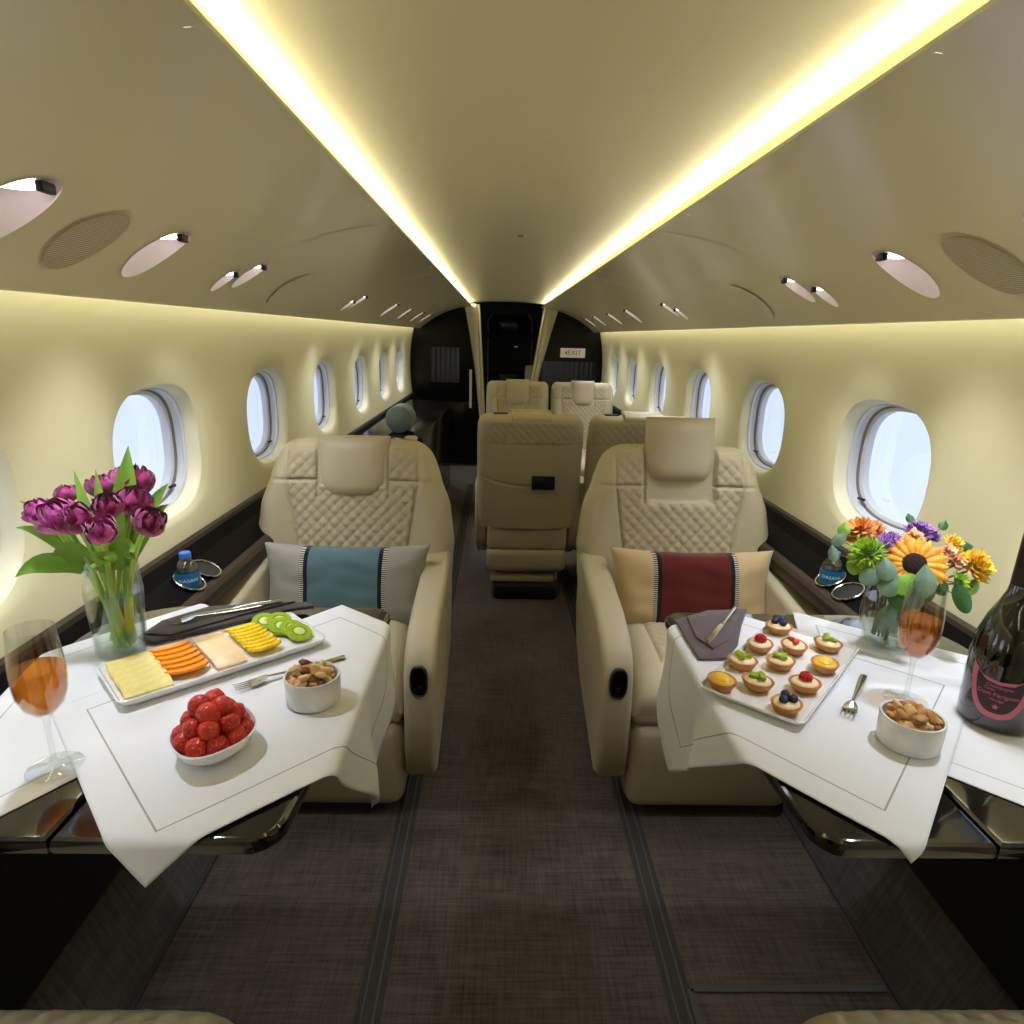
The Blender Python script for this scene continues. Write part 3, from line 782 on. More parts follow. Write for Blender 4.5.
# ------------------------------------------------------------------ cushions
def cushion(name, loc, tilt, rz, mats, label, w=.50, h=.27, th=.07):
    t = empty(name, loc, rz, label=label, cat='cushion')
    t.rotation_euler = (radians(tilt), 0, rz)
    N, K = 80, 40
    def pt(i, j, sgn):
        u = -1+2*i/N; v = -1+2*j/K
        pin = 1+.03*(abs(u*v))**2*1.2
        x = u*w/2*(1-.05*(1-v*v)*abs(u)**4*0); z = v*h/2*(1-.09*(1-abs(v))*0)
        x *= 1-.055*(1-abs(v)**2)*abs(u)**3; z *= 1-.10*(1-abs(u)**2)*abs(v)**3*.7
        e = (max(0, 1-u**4)*max(0, 1-v**4))**.55
        wr = .006*noise.noise(Vector((u*3, v*3, 1+sgn)))*e+.004*sin(9*u+4*v)*e*(abs(u)**2)
        return (x*pin, sgn*(th*e)+wr-.0, z*pin+h/2)
    b_ = [(-1, -.525, 'side_panel', mats[0], 0), (-.525, -.475, 'stitched_trim', mats[2], 0), (-.475, -.425, 'dark_band', mats[3], 0), (-.425, .425, 'centre_panel', mats[1], 0), (.425, .475, 'dark_band', mats[3], 0), (.475, .525, 'stitched_trim', mats[2], 0), (.525, 1, 'side_panel', mats[0], 0)]
    for (a, c_, nm, m, _) in b_:
        i0 = round((a+1)/2*N); i1 = round((c_+1)/2*N)
        if i0 == i1: continue
        b = MB()
        for sg in (-1, 1):
            b.grid(lambda i, j: pt(i0+i, j, sg), i1-i0+1, K+1)
        b.build(nm, m, t, autos=80)
    return t
def fabric(name, rgb, stripe=None, horiz=False):
    m = mat(name, rgb, rough=.9, spec=.15, sheen=.3, bump=.5, bscale=600)
    if stripe:
        h = NT(m); b = m.node_tree.nodes['Principled BSDF']; tc = h.n('ShaderNodeTexCoord'); sp = h.n('ShaderNodeSeparateXYZ')
        m.node_tree.links.new(tc.outputs['Object'], sp.inputs[0])
        f = h.math('GREATER_THAN', h.math('FRACT', h.math('MULTIPLY', sp.outputs[2], 150)), .5)
        m.node_tree.links.new(h.mix(f, lin(rgb), lin(stripe)), b.inputs['Base Color'])
    return m
M['pgrey'] = fabric('grey linen', (152, 150, 142)); M['pblue'] = fabric('slate blue silk', (84, 112, 122)); M['pstitch'] = fabric('black and cream stitched tape', (40, 42, 46), (205, 200, 185)); M['pnavy'] = fabric('near black navy band', (18, 26, 36))
M['ptan'] = fabric('tan linen', (196, 172, 130)); M['pmar'] = fabric('maroon fabric', (92, 28, 24)); M['pblack'] = fabric('black band', (28, 22, 22))
cushion('throw_cushion', (-.566, 1.985, .43), -13, radians(0), ['pgrey', 'pblue', 'pstitch', 'pnavy'], 'grey and slate blue throw cushion on the left seat', w=.53)
cushion('throw_cushion', (.578, 1.985, .43), -13, radians(-1), ['ptan', 'pmar', 'pstitch', 'pblack'], 'tan and maroon throw cushion on the right seat', w=.53)

# ------------------------------------------------------------------ tables
T = .77
def table(sgn, side, xs):
    t = empty('folding_table', (sgn*.6, 1.0, 0), label='glossy dark folding table under white linen on the %s' % side, cat='table')
    def corner(cx, cy, r, a0, a1, n=8): return [(cx+r*cos(a0+(a1-a0)*i/n), cy+r*sin(a0+(a1-a0)*i/n)) for i in range(n+1)]
    y0, y1, xi, xo = .662, 1.365, .305, .905
    r = .045
    inner = corner(xi+r, y1-r, r, pi/2, pi)+corner(xi+r+.03, y0+r, r, pi, 3*pi/2)
    leafA = [(xs-.002, y1)]+inner+[(xs-.002, y0)]
    leafB = [(xs+.002, y0), (xo-.01, y0)]+corner(xo-.17, y1-.17, .17, 0, pi/2, 10)+[(xs+.002, y1)]
    for nm, pl in (('inner_leaf', leafA), ('outer_leaf', leafB)):
        pl = [(sgn*(x-.6), y-1.0) for x, y in pl]
        if sgn < 0: pl = pl[::-1]
        b = MB(); b.prism(pl, T-.027, T, .009, 3); b.build(nm, 'tabletop', t, autos=25)
    b = MB(); b.box(sgn*(.50-.6)-.012, sgn*(.50-.6)+.012, -.28, .28, T-.055, T-.03, .004); b.box(sgn*(.75-.6)-.10, sgn*(.75-.6)+.10, -.05, .05, T-.06, T-.03, .004); b.build('support_arm', 'dark', t)
    return t
table(-1, 'left', .612); table(1, 'right', .562)

def cloth(name, quad, z0, rect, label, nu=90, nv=90, seed=0, flare=.16, group=None):
    (xa, xb, ya, yb) = rect
    q = [Vector(p) for p in quad]
    W = ((q[1]-q[0]).length+(q[2]-q[3]).length)/2; H = ((q[3]-q[0]).length+(q[2]-q[1]).length)/2
    vs = []; uvs = []
    r = .012
    for j in range(nv+1):
        for i in range(nu+1):
            u, v = i/nu, j/nv
            p = q[0]*(1-u)*(1-v)+q[1]*u*(1-v)+q[2]*u*v+q[3]*(1-u)*v
            c_ = Vector((min(max(p.x, xa), xb), min(max(p.y, ya), yb))); d = p-c_; L = d.length
            if L < 1e-6:
                z = z0+.0012*(noise.noise(Vector((p.x*9, p.y*9, seed)))+.5)*1.2
                o = (p.x, p.y, z)
            else:
                n = d/L
                if L < r*pi/2: out, dn = r*sin(L/r), r*(1-cos(L/r))
                else:
                    rest = L-r*pi/2
                    tpar = (p.x*n.y-p.y*n.x)
                    fold = .020*sin(tpar*26+seed)*min(1, rest/.12)
                    out, dn = r+flare*rest*.5+fold, r+rest*.985
                o = (c_.x+n.x*out, c_.y+n.y*out, z0-dn)
            vs.append(o); uvs.append((u*W, v*H))
    fs = [(j*(nu+1)+i, j*(nu+1)+i+1, (j+1)*(nu+1)+i+1, (j+1)*(nu+1)+i) for j in range(nv) for i in range(nu)]
    me = bpy.data.meshes.new(name); me.from_pydata(vs, [], fs); me.materials.append(M['linen'])
    l1 = me.uv_layers.new(name='metres'); l2 = me.uv_layers.new(name='size')
    for lp in me.loops:
        l1.data[lp.index].uv = uvs[lp.vertex_index]; l2.data[lp.index].uv = (W, H)
    me.polygons.foreach_set('use_smooth', [True]*len(me.polygons))
    o = bpy.data.objects.new(name, me); COL.objects.link(o)
    md = o.modifiers.new('thickness', 'SOLIDIFY'); md.thickness = .0012; md.offset = 1
    # make sure the faces look up
    if me.polygons[len(me.polygons)//2].normal.z < 0: me.flip_normals()
    return tag(o, label, 'tablecloth', group)
LR = (-.905, -.307, .664, 1.362); RR = (.307, .905, .664, 1.362)
cloth('table_linen', [(-.80, .53), (-.42, 1.12), (-.735, 1.37), (-.925, 1.12)], T+.001, (-.92, -.307, .664, 1.362), 'white linen napkin on the outer part of the left table under the wine glass', seed=3)
cloth('table_linen', [(-.490, .600), (-.02, 1.045), (-.42, 1.362), (-.785, .93)], T+.004, LR, 'white hemmed linen hanging off the left table under the fruit', seed=1, flare=.07)
cloth('table_linen', [(.46, .91), (.80, .58), (.925, 1.12), (.61, 1.368)], T+.001, (.307, .92, .664, 1.362), 'white linen on the outer part of the right table under the dark bottle', seed=5)
cloth('table_linen', [(.445, .635), (.81, 1.05), (.45, 1.364), (.05, 1.12)], T+.004, RR, 'white hemmed linen hanging off the right table under the tarts', seed=2)
ZT_ = T+.0075   # top of the upper linens

# ------------------------------------------------------------------ platters
def platter(name, loc, ang, L, W, hgt, rim, label):
    t = empty(name, loc, ang, label=label, cat='platter')
    b = MB()
    def rr(l, w, r, z, n=6):
        out = []
        for (cx, cy, a0) in ((l/2-r, w/2-r, 0), (-l/2+r, w/2-r, pi/2), (-l/2+r, -w/2+r, pi), (l/2-r, -w/2+r, 3*pi/2)):
            for i in range(n+1): a = a0+pi/2*i/n; out.append((cx+r*cos(a), cy+r*sin(a), z))
        return out
    rings = [rr(L-.03, W-.03, .012, 0), rr(L-.006, W-.006, .014, hgt*.6), rr(L, W, .014, hgt), rr(L-.004, W-.004, .012, hgt+.001), rr(L-rim*2, W-rim*2, .01, hgt-.006), rr(L-rim*2-.01, W-rim*2-.01, .008, hgt-.007)]
    b.grid(lambda i, j: rings[j][i], len(rings[0]), len(rings), cu=True)
    n = len(rings[0]); b.add(rings[-1], [tuple(range(n))]); b.add(rings[0], [tuple(range(n))])
    b.build('dish', 'porcelain', t, autos=30)
    return t
FA = radians(42)
FC = Vector((-.587, 1.098))
platter('fruit_platter', (FC.x, FC.y, ZT_), FA, .36, .165, .018, .007, 'long white rectangular platter of sliced fruit')
fdir = Vector((cos(FA), sin(FA))); fper = Vector((-sin(FA), cos(FA)))
def onfp(a, c_): p = FC+fdir*a+fper*c_; return p.x, p.y
ZP = ZT_+.0125
M['melon'] = mat('pale melon', (232, 218, 140), rough=.35, var=.08, vscale=60, spec=.4)
M['orange'] = mat('orange flesh', (246, 158, 22), rough=.3, var=.12, vscale=120)
M['orangerind'] = mat('orange rind', (240, 138, 14), rough=.35)
M['pinkmelon'] = mat('pale peach melon', (238, 206, 160), rough=.35, var=.05, vscale=50)
M['pine'] = mat('pineapple flesh', (244, 208, 40), rough=.35, var=.15, vscale=90)
M['kiwi'] = mat('kiwi flesh', (150, 178, 40), rough=.3, var=.15, vscale=90); M['kiwic'] = mat('kiwi core', (214, 222, 150), rough=.35); M['kiwiseed'] = mat('kiwi seeds', (30, 26, 18), rough=.4)
def place(o, a, c_, z, tilt, ax='y', rz=0):
    x, y = onfp(a, c_); o.location = (x, y, z)
    o.rotation_euler = (Matrix.Rotation(FA+rz, 4, 'Z') @ Matrix.Rotation(tilt, 4, 'X')).to_euler()
# pale melon slices: flat wedges stacked shingle-wise
for k in range(6):
    if k == 0:
        b = MB(); b.box(-.037, .037, -.017, .017, -.0028, .0028, .0022, 2); m0 = b.build('melon_slice', 'melon', label='pale yellow melon slice in the shingled row at the near left end of the platter', cat='fruit slice', group='pale melon slices on the platter'); o = m0
    else: o = m0.copy(); COL.objects.link(o)
    place(o, -.131+.002*(k % 2), -.056+k*.0215, ZP+.0070, radians(9), rz=.04*(k % 3-1))
for k in range(5):
    if k == 0:
        b = MB(); b.box(-.027, .027, -.018, .018, -.003, .003, .0024, 2); m0 = b.build('melon_slice', 'pinkmelon', label='peach coloured melon slice between the oranges and the pineapple', cat='fruit slice', group='peach melon slices on the platter'); o = m0
    else: o = m0.copy(); COL.objects.link(o)
    place(o, .004, -.048+k*.024, ZP+.0065, radians(13))
# half-moon slices
def halfmoon(r, th, n=20):
    return [(r*cos(pi*i/n), r*sin(pi*i/n)) for i in range(n+1)]
for k in range(6):
    if k == 0:
        m0 = empty('orange_slice', label='half round orange slice standing in the overlapping row on the platter', cat='fruit slice', group='orange slices on the platter'); o = m0
        b = MB(); b.prism([(x, y*.85-.006) for x, y in halfmoon(.034, 0)], -.0022, .0022, .0006); b.build('flesh', 'orange', m0)
        b = MB(); ar = [(.0358*cos(pi*i/20), .0358*.85*sin(pi*i/20)-.006) for i in range(21)]+[(.034*cos(pi*i/20), .034*.85*sin(pi*i/20)-.006) for i in range(20, -1, -1)]
        b.prism(ar, -.0025, .0024); b.build('rind', 'orangerind', m0)
    else: o = copy_tree(m0)
    place(o, -.062, .066-k*.0205, ZP+.0095, radians(11), rz=pi)
for k in range(8):
    if k == 0:
        b = MB()
        pl = [((.030+.0022*(i % 2))*cos(pi*i/22), (.026+.0022*(i % 2))*sin(pi*i/22)) for i in range(23)]
        b.prism(pl, -.0028, .0028, .0008); m0 = b.build('pineapple_slice', 'pine', label='scalloped yellow pineapple slice in the overlapping row beside the kiwi', cat='fruit slice', group='pineapple slices on the platter'); o = m0
    else: o = m0.copy(); COL.objects.link(o)
    place(o, .068+.002*(k % 2), .066-k*.0155, ZP+.0100, radians(13), rz=pi)
kw = None
for k, (a, c_, rz) in enumerate([(.112, .052, 0), (.137, .038, 1), (.128, .010, .4), (.141, -.012, 2), (.143, -.036, 1.4)]):
    if kw is None:
        kw = empty('kiwi_slice', label='green kiwi slice with a pale core at the far right end of the platter', cat='fruit slice', group='kiwi slices on the platter'); o = kw
        b = MB(); b.lathe([(.001, -.003), (.0205, -.003), (.022, 0), (.0205, .003), (.009, .0032)], 28); b.build('flesh', 'kiwi', kw)
        b = MB(); b.lathe([(.009, .0031), (.006, .0042), (.001, .0044)], 20); b.build('core', 'kiwic', kw)
        b = MB()
        for q in range(16): b.ell((.0115*cos(q*pi/8), .0115*sin(q*pi/8), .0034), (.0014, .0008, .0006), Matrix.Rotation(q*pi/8, 4, 'Z'), 6, 4)
        b.build('seeds', 'kiwiseed', kw)
    else: o = copy_tree(kw)
    place(o, a, c_, ZP+.012, radians(20), rz=rz*.2); o.scale = (1.15, 1.15, 1.15)

# strawberries in a leaf shaped dish
SB = Vector((-.478, .828))
t = empty('fruit_dish', (SB.x, SB.y, ZT_), radians(45), label='small white leaf shaped dish full of strawberries', cat='bowl')
def leafr(a):  # rounded with a point
    return 1+.16*max(0, cos(a-radians(-135)))**8+.10*max(0, cos(a-radians(45)))**6
b = MB(); sec = [(.028, 0), (.040, .006), (.053, .020), (.058, .033), (.056, .0345), (.051, .022), (.038, .009), (.002, .006)]
b.grid(lambda i, j: (sec[j][0]*leafr(2*pi*i/48)*cos(2*pi*i/48), sec[j][0]*leafr(2*pi*i/48)*sin(2*pi*i/48), sec[j][1]+(.004*max(0, cos(2*pi*i/48-radians(45)))**4 if 2 < j < 6 else 0)), 48, len(sec), cu=True)
b.add([(.028*cos(2*pi*i/48)*leafr(2*pi*i/48), .028*leafr(2*pi*i/48)*sin(2*pi*i/48), 0) for i in range(48)], [tuple(range(48))])
b.build('dish', 'porcelain', t)
def berrymat(name, rgb):
    m = mat(name, rgb, rough=.33, spec=.5); h = NT(m); b = m.node_tree.nodes['Principled BSDF']; tc = h.n('ShaderNodeTexCoord'); v = h.n('ShaderNodeTexVoronoi'); v.inputs['Scale'].default_value = 230
    m.node_tree.links.new(tc.outputs['Object'], v.inputs['Vector']); f = h.math('LESS_THAN', v.outputs['Distance'], .19)
    n = h.n('ShaderNodeTexNoise'); n.inputs['Scale'].default_value = 70; m.node_tree.links.new(tc.outputs['Object'], n.inputs['Vector'])
    base = h.mix(n.outputs['Fac'], lin((min(255, rgb[0]-50), 8, 18)), lin((min(255, rgb[0]+20), rgb[1]+34, rgb[2]+26)))
    m.node_tree.links.new(h.mix(f, base, lin((228, 170, 80))), b.inputs['Base Color'])
    bp = h.n('ShaderNodeBump'); bp.inputs['Strength'].default_value = .8; bp.inputs['Distance'].default_value = .0015
    m.node_tree.links.new(v.outputs['Distance'], bp.inputs['Height']); m.node_tree.links.new(bp.outputs[0], b.inputs['Normal']); return m
M['berry'] = berrymat('strawberry red', (206, 26, 34)); M['berry2'] = berrymat('strawberry lighter red', (222, 52, 40))
bm_ = []
for q, mm in enumerate(('berry', 'berry2')):
    b = MB(); b.ell((0, 0, 0), (.0155, .0150, .0205), fn=lambda d: (1-.42*max(0, (d.z+.2)/1.2)**1.6*(1-d.z**8*.3))*(1-.10*max(0, -d.z)**6), nu=28, nv=20)
    bm_.append(b.build('strawberry', mm, label='red strawberry heaped with others in the white leaf shaped dish', cat='strawberry', group='strawberries in the dish'))
spots = []
for n, rad, z, off in ((10, .041, .033, .2), (4, .016, .028, .5), (7, .031, .053, .5), (3, .013, .057, 1.0), (4, .017, .073, .1)):
    for q in range(n): a = 2*pi*q/n+off; spots.append((rad*cos(a), rad*sin(a), z, a))
first = [True, True]
for n_, (x, y, z, a) in enumerate(spots):
    q = 1 if random.random() < .3 else 0
    if first[q]: o = bm_[q]; first[q] = False
    else: o = bm_[q].copy(); COL.objects.link(o)
    o.location = (SB.x+x, SB.y+y, ZT_+z+random.uniform(-.002, .002)); s_ = random.uniform(.9, 1.08); o.scale = (s_, s_, s_)
    o.rotation_euler = Vector((cos(a)*random.uniform(.2, 1.2)+random.uniform(-.5, .5), sin(a)*random.uniform(.2, 1.2)+random.uniform(-.5, .5), random.uniform(.0, .8))).to_track_quat('Z', 'Y').to_euler()

# nut bowls
M['nut1'] = mat('roasted almond', (190, 138, 84), rough=.5, bump=.6, bscale=120, var=.2, vscale=60); M['nut2'] = mat('cashew', (232, 204, 156), rough=.45, var=.1, vscale=60)
M['nut3'] = mat('walnut', (206, 164, 106), rough=.6, bump=1, bscale=150, var=.3, vscale=90); M['nut4'] = mat('dark pecan', (96, 52, 28), rough=.5, bump=.7, bscale=120, var=.2, vscale=80)
def wal(d): return 1+.16*sin(9*d.x+2)*sin(8*d.y+1)+.1*sin(14*d.z)
nuts = []
for nm, m, r, fn in (('almond', 'nut1', (.0075, .0048, .0125), lambda d: 1-.2*max(0, d.z)), ('cashew', 'nut2', (.006, .0055, .012), lambda d: 1+.15*d.x*abs(d.z)), ('walnut', 'nut3', (.0115, .009, .012), wal), ('pecan', 'nut4', (.008, .006, .0125), lambda d: 1+.1*sin(10*d.x))):
    b = MB()
    if nm == 'cashew':
        b.tube([(.008*cos(a)-.003, 0, .008*sin(a)) for a in [(-1.2+2.4*i/8) for i in range(9)]], [.002, .004, .0048, .005, .005, .005, .0048, .004, .002], 10)
    else: b.ell((0, 0, 0), r, fn=fn, nu=16, nv=12)
    o = b.build(nm, m); nuts.append(o)
used = [False]*4
def nutbowl(x, y, side, label, lab2):
    t = empty('marble_bowl', (x, y, ZT_), label=label, cat='bowl')
    b = MB(); b.lathe([(.0405, 0), (.0435, .003), (.0445, .02), (.045, .046), (.0445, .048), (.0415, .0475), (.0405, .03), (.036, .010), (.002, .008)], 48, cap0=True); b.build('bowl', 'marble', t)
    rnd = random.Random(5 if side == 'left' else 9)
    for ring, (n, rad, z) in enumerate(((13, .029, .042), (8, .019, .047), (4, .009, .050), (6, .022, .056), (5, .012, .058))):
        for q in range(n):
            a = 2*pi*q/n+rnd.random()*.5; k = rnd.choice((0, 1, 2, 2, 3, 0, 1)) if side == 'left' else rnd.choice((0, 1, 1, 0, 2, 0))
            if used[k]: o = nuts[k].copy(); COL.objects.link(o)
            else: o = nuts[k]; used[k] = True
            o.location = (x+rad*cos(a), y+rad*sin(a), ZT_+z+rnd.uniform(-.002, .002)); o.rotation_euler = (rnd.uniform(.8, 2.2), rnd.uniform(-.5, .5), rnd.uniform(0, 6))
            tag(o, nuts[k].data.name.split('.')[0]+' '+lab2, 'nut', '%ss in the %s bowl' % (nuts[k].data.name.split('.')[0], side))
nutbowl(-.374, .965, 'left', 'round white marbled bowl of nuts on the left table', 'among the mixed nuts in the left bowl, beside the strawberries')
nutbowl(.566, .862, 'right', 'round white marbled bowl of nuts on the right table', 'among the mixed nuts in the right bowl, near the wine glass')

# ------------------------------------------------------------------ tarts
TA = radians(48.7)
TC = Vector((.464, 1.078))
platter('tart_platter', (TC.x, TC.y, ZT_), TA, .36, .178, .014, .006, 'white rectangular platter of small fruit tarts')
M['crust'] = mat('baked tart crust', (184, 124, 66), rough=.6, bump=.6, bscale=180, var=.2, vscale=50); M['cream'] = mat('vanilla cream', (246, 226, 184), rough=.4)
M['blueb'] = mat('blueberry', (38, 46, 84), rough=.45, bump=.2, bscale=90); M['rasp'] = mat('raspberry', (196, 32, 48), rough=.4); M['mango'] = mat('yellow mango jelly', (246, 200, 66), rough=.2, coat=.4)
ZR = ZT_+.009
rx = lambda s: Matrix.Rotation(s, 4, 'X')
def tart(x, y, top, rz, where):
    t = empty('fruit_tart', (x, y, ZR), rz, label=where, cat='tart', group='fruit tarts on the right platter')
    t.scale = (.92, .92, .92)
    b = MB(); N = 40
    sec = [(.016, 0), (.021, .004), (.0275, .017), (.0265, .0185), (.0235, .0165), (.002, .0155)]
    b.grid(lambda i, j: (1.08*sec[j][0]*cos(2*pi*i/N)*(1+.02*(i % 2) if 0 < j < 4 else 1), sec[j][0]*.96*sin(2*pi*i/N)*(1+.02*(i % 2) if 0 < j < 4 else 1), sec[j][1]), N, len(sec), cu=True)
    b.add([(1.08*.016*cos(2*pi*i/N), .96*.016*sin(2*pi*i/N), 0) for i in range(N)], [tuple(range(N))]); b.build('crust', 'crust', t)
    b = MB(); b.ell((0, 0, .0165), (.0245, .0215, .0065), nu=24, nv=10); b.build('filling', 'mango' if top == 'mango' else 'cream', t)
    if top == 'blue':
        for (a, c_, d) in ((-.010, .002, .0265), (.008, .008, .027), (.004, -.009, .0265)):
            b = MB(); b.ell((a, c_, d), (.0082, .0082, .0074)); b.lathe([(.003, .0), (.0015, .0012), (.0005, .0)], 8, (a, c_, d+.0068)); b.build('blueberry', 'blueb', t)
    elif top == 'rasp':
        b = MB(); b.ell((0, 0, .025), (.0105, .0105, .0105))
        for lv in range(4):
            for q in range((12, 10, 7, 3)[lv]):
                a = 2*pi*q/(12, 10, 7, 3)[lv]+lv*.3; el = (.15, .6, 1.0, 1.35)[lv]
                b.ell((.0105*cos(el)*cos(a), .0105*cos(el)*sin(a), .025+.0105*sin(el)), (.003, .003, .003), nu=8, nv=6)
        b.build('raspberry', 'rasp', t)
    elif top == 'straw':
        for q in (-1, 1):
            b = MB(); b.ell((q*.005, q*.002, .025), (.013, .0065, .005), Matrix.Rotation(q*.5, 4, 'Z')); b.build('strawberry_slice', 'berry', t)
    elif top == 'kiwi':
        for q in (0, 1, 2):
            b = MB(); b.box(-.0095, .0095, -.006, .006, -.0038, .0038, .0025, 2, Matrix.Translation((-.007+q*.007, (q % 2)*.008-.003, .0255+.001*q)) @ Matrix.Rotation(q*1.1, 4, 'Z') @ Matrix.Rotation(.25, 4, 'X')); b.build('kiwi_piece', 'kiwi', t)
    else:
        b = MB(); b.ell((0, 0, .0215), (.019, .0155, .004), nu=20, nv=8); b.build('mango_glaze', 'mango', t)
TL = [(.515, 1.234, 'blue', 'small tart with blueberries at the far corner of the platter, by the folded napkin'),
      (.441, 1.150, 'rasp', 'small tart topped with one raspberry, in the left column nearest the napkin'),
      (.510, 1.143, 'straw', 'small tart with red strawberry slices, middle column, far end'),
      (.583, 1.154, 'kiwi', 'small tart with kiwi pieces at the far right of the platter, nearest the flower vase'),
      (.385, 1.078, 'kiwi', 'small tart with kiwi pieces on the aisle side of the platter'),
      (.457, 1.079, 'kiwi', 'small tart with kiwi pieces at the centre of the platter'),
      (.536, 1.071, 'mango', 'small tart with plain yellow glaze beside the fork, right column'),
      (.316, .998, 'mango', 'small tart with bright yellow glaze at the aisle side near corner of the platter'),
      (.385, 1.004, 'kiwi', 'small tart with kiwi pieces, second in from the aisle side near corner'),
      (.466, 1.000, 'rasp', 'small tart topped with one raspberry, between the fork and the blueberry tart'),
      (.398, .925, 'blue', 'small tart with blueberries at the near corner of the platter')]
for k, (x, y, top, lab) in enumerate(TL):
    v = Vector((x, y))-TC; d1 = Vector((cos(TA), sin(TA))); d2 = Vector((-sin(TA), cos(TA)))
    a, c_ = v.dot(d1), v.dot(d2); a = max(-.148, min(.148, a)); c_ = max(-.060, min(.060, c_)); p = TC+d1*a+d2*c_
    tart(p.x, p.y, top, k*.7, lab)

# ------------------------------------------------------------------ cutlery
M['knifeh'] = M['chrome']
def fork(loc, rz, label, L=.19, tilt=0, dark=False):
    t = empty('dinner_fork', loc, rz, label=label, cat='fork')
    b = MB(); N = 8
    def P(i, j):
        w = [.0028, .0028, .0035, .0050, .0062, .0066, .006][j]; x = [.055, .062, .09, .12, .15, .175, .19][j]*L/.19
        z = [.008, .007, .005, .0035, .003, .003, .003][j]
        a = 2*pi*i/N; return (x, w*cos(a), z+.0016*sin(a))
    b.grid(P, N, 7, cu=True); b.add([P(i, 6) for i in range(N)], [tuple(range(N))]); b.build('handle', 'chrome', t)
    b = MB()
    def H(i, j):
        x = [.056, .050, .042, .032, .026][j]*L/.19; w = [.003, .007, .0105, .0115, .0115][j]; z = [.0078, .0066, .0045, .003, .003][j]
        u = -1+2*(i % 6)/5; top = i < 6; u = u if top else -u
        return (x, w*u, z+(.0009 if top else -.0009)+.001*u*u)
    b.grid(H, 12, 5, cu=True)
    for q in range(4):
        y = (-.0095+q*.0190/3); b.tube([(.028*L/.19, y, .0032), (.012*L/.19, y, .0036), (-.0*L, y, .0052)], [.0014, .0012, .0006], 6)
    b.build('tines', 'chrome', t)
    return t
def knife(loc, rz, label, L=.22):
    t = empty('table_knife', loc, rz, label=label, cat='knife')
    b = MB(); b.tube([(0, 0, .0045), (.03, 0, .0045), (.06, 0, .0045), (.09, 0, .004), (.10, 0, .004)], [.004, .0052, .005, .0045, .003], 10); b.build('handle', 'chrome', t)
    b = MB(); b.prism([(.098, -.003), (.11, -.0065), (.16, -.008), (L-.02, -.0075), (L, .003), (L-.03, .0045), (.098, .0035)], .003, .0048, .0006, 1); b.build('blade', 'chrome', t)
    return t
d = Vector((.617-.499, 1.075-.92)); fork((.503, .925, ZT_), math.atan2(d.y, d.x), 'steel fork lying on linen between tarts and nut bowl', .175)
d = Vector((-.36+.517, 1.115-.997)); fork((-.517, .992, ZT_), math.atan2(d.y, d.x), 'steel fork lying beside the fruit platter behind the left nut bowl', .20)
# napkins
def napkin(pts, z, m, name, label, folds):
    cx = sum(p[0] for p in pts)/len(pts); cy = sum(p[1] for p in pts)/len(pts)
    t = empty(name, (cx, cy, z), label=label, cat='napkin')
    for q, (sh, zz, h) in enumerate(folds):
        b = MB(); pl = [((x-cx), (y-cy)) for x, y in sh]
        b.prism(pl, zz, zz+h, .0016, 2)
        bm = bmesh.new(); me = bpy.data.meshes.new('x'); me.from_pydata(b.v, [], b.f); bm.from_mesh(me)
        bmesh.ops.triangulate(bm, faces=bm.faces[:]); bmesh.ops.subdivide_edges(bm, edges=bm.edges[:], cuts=3, use_grid_fill=True)
        for v in bm.verts:
            if v.co.z > zz+h*.5: v.co.z += .0018*noise.noise(Vector((v.co.x*28, v.co.y*28, q)))
        b2 = MB(); bm.verts.index_update(); b2.bm(bm); bpy.data.meshes.remove(me)
        b2.build('fold' if q else 'cloth', m, t, autos=60)
    return t
M['napdark'] = fabric('charcoal napkin', (62, 56, 54)); M['nappurple'] = fabric('mauve grey napkin', (96, 84, 92))
ptsL = [(-.775, 1.175), (-.765, 1.25), (-.70, 1.325), (-.50, 1.358), (-.475, 1.335), (-.520, 1.318), (-.63, 1.235), (-.735, 1.155)]
napkin(ptsL, ZT_, 'napdark', 'folded_napkin', 'long folded charcoal napkin behind the fruit platter', [(ptsL, 0, .007), ([(-.765, 1.180), (-.755, 1.245), (-.69, 1.315), (-.52, 1.350), (-.60, 1.285), (-.71, 1.175)], .007, .005)])
knife((-.545, 1.337, ZT_+.0125), math.atan2(1.245-1.337, -.725+.545), 'steel knife lying on the folded charcoal napkin', .20)
fork((-.735, 1.215, ZT_+.0125), math.atan2(1.315-1.215, -.58+.735), 'steel fork lying on the folded charcoal napkin', .185)
ptsR = [(.318, 1.290), (.405, 1.345), (.500, 1.357), (.455, 1.27), (.415, 1.18), (.372, 1.120), (.318, 1.118), (.316, 1.2)]
napkin(ptsR, ZT_, 'nappurple', 'folded_napkin', 'folded mauve grey napkin at the aisle side of the right table', [([(x, y) for x, y in ptsR], 0, .006), ([(.345, 1.300), (.48, 1.345), (.44, 1.27), (.400, 1.19), (.355, 1.150), (.335, 1.2)], .006, .005)])
knife((.462, 1.335, ZT_+.0115), math.atan2(1.14-1.335, .333-.462), 'steel knife lying on the folded mauve grey napkin', .21)

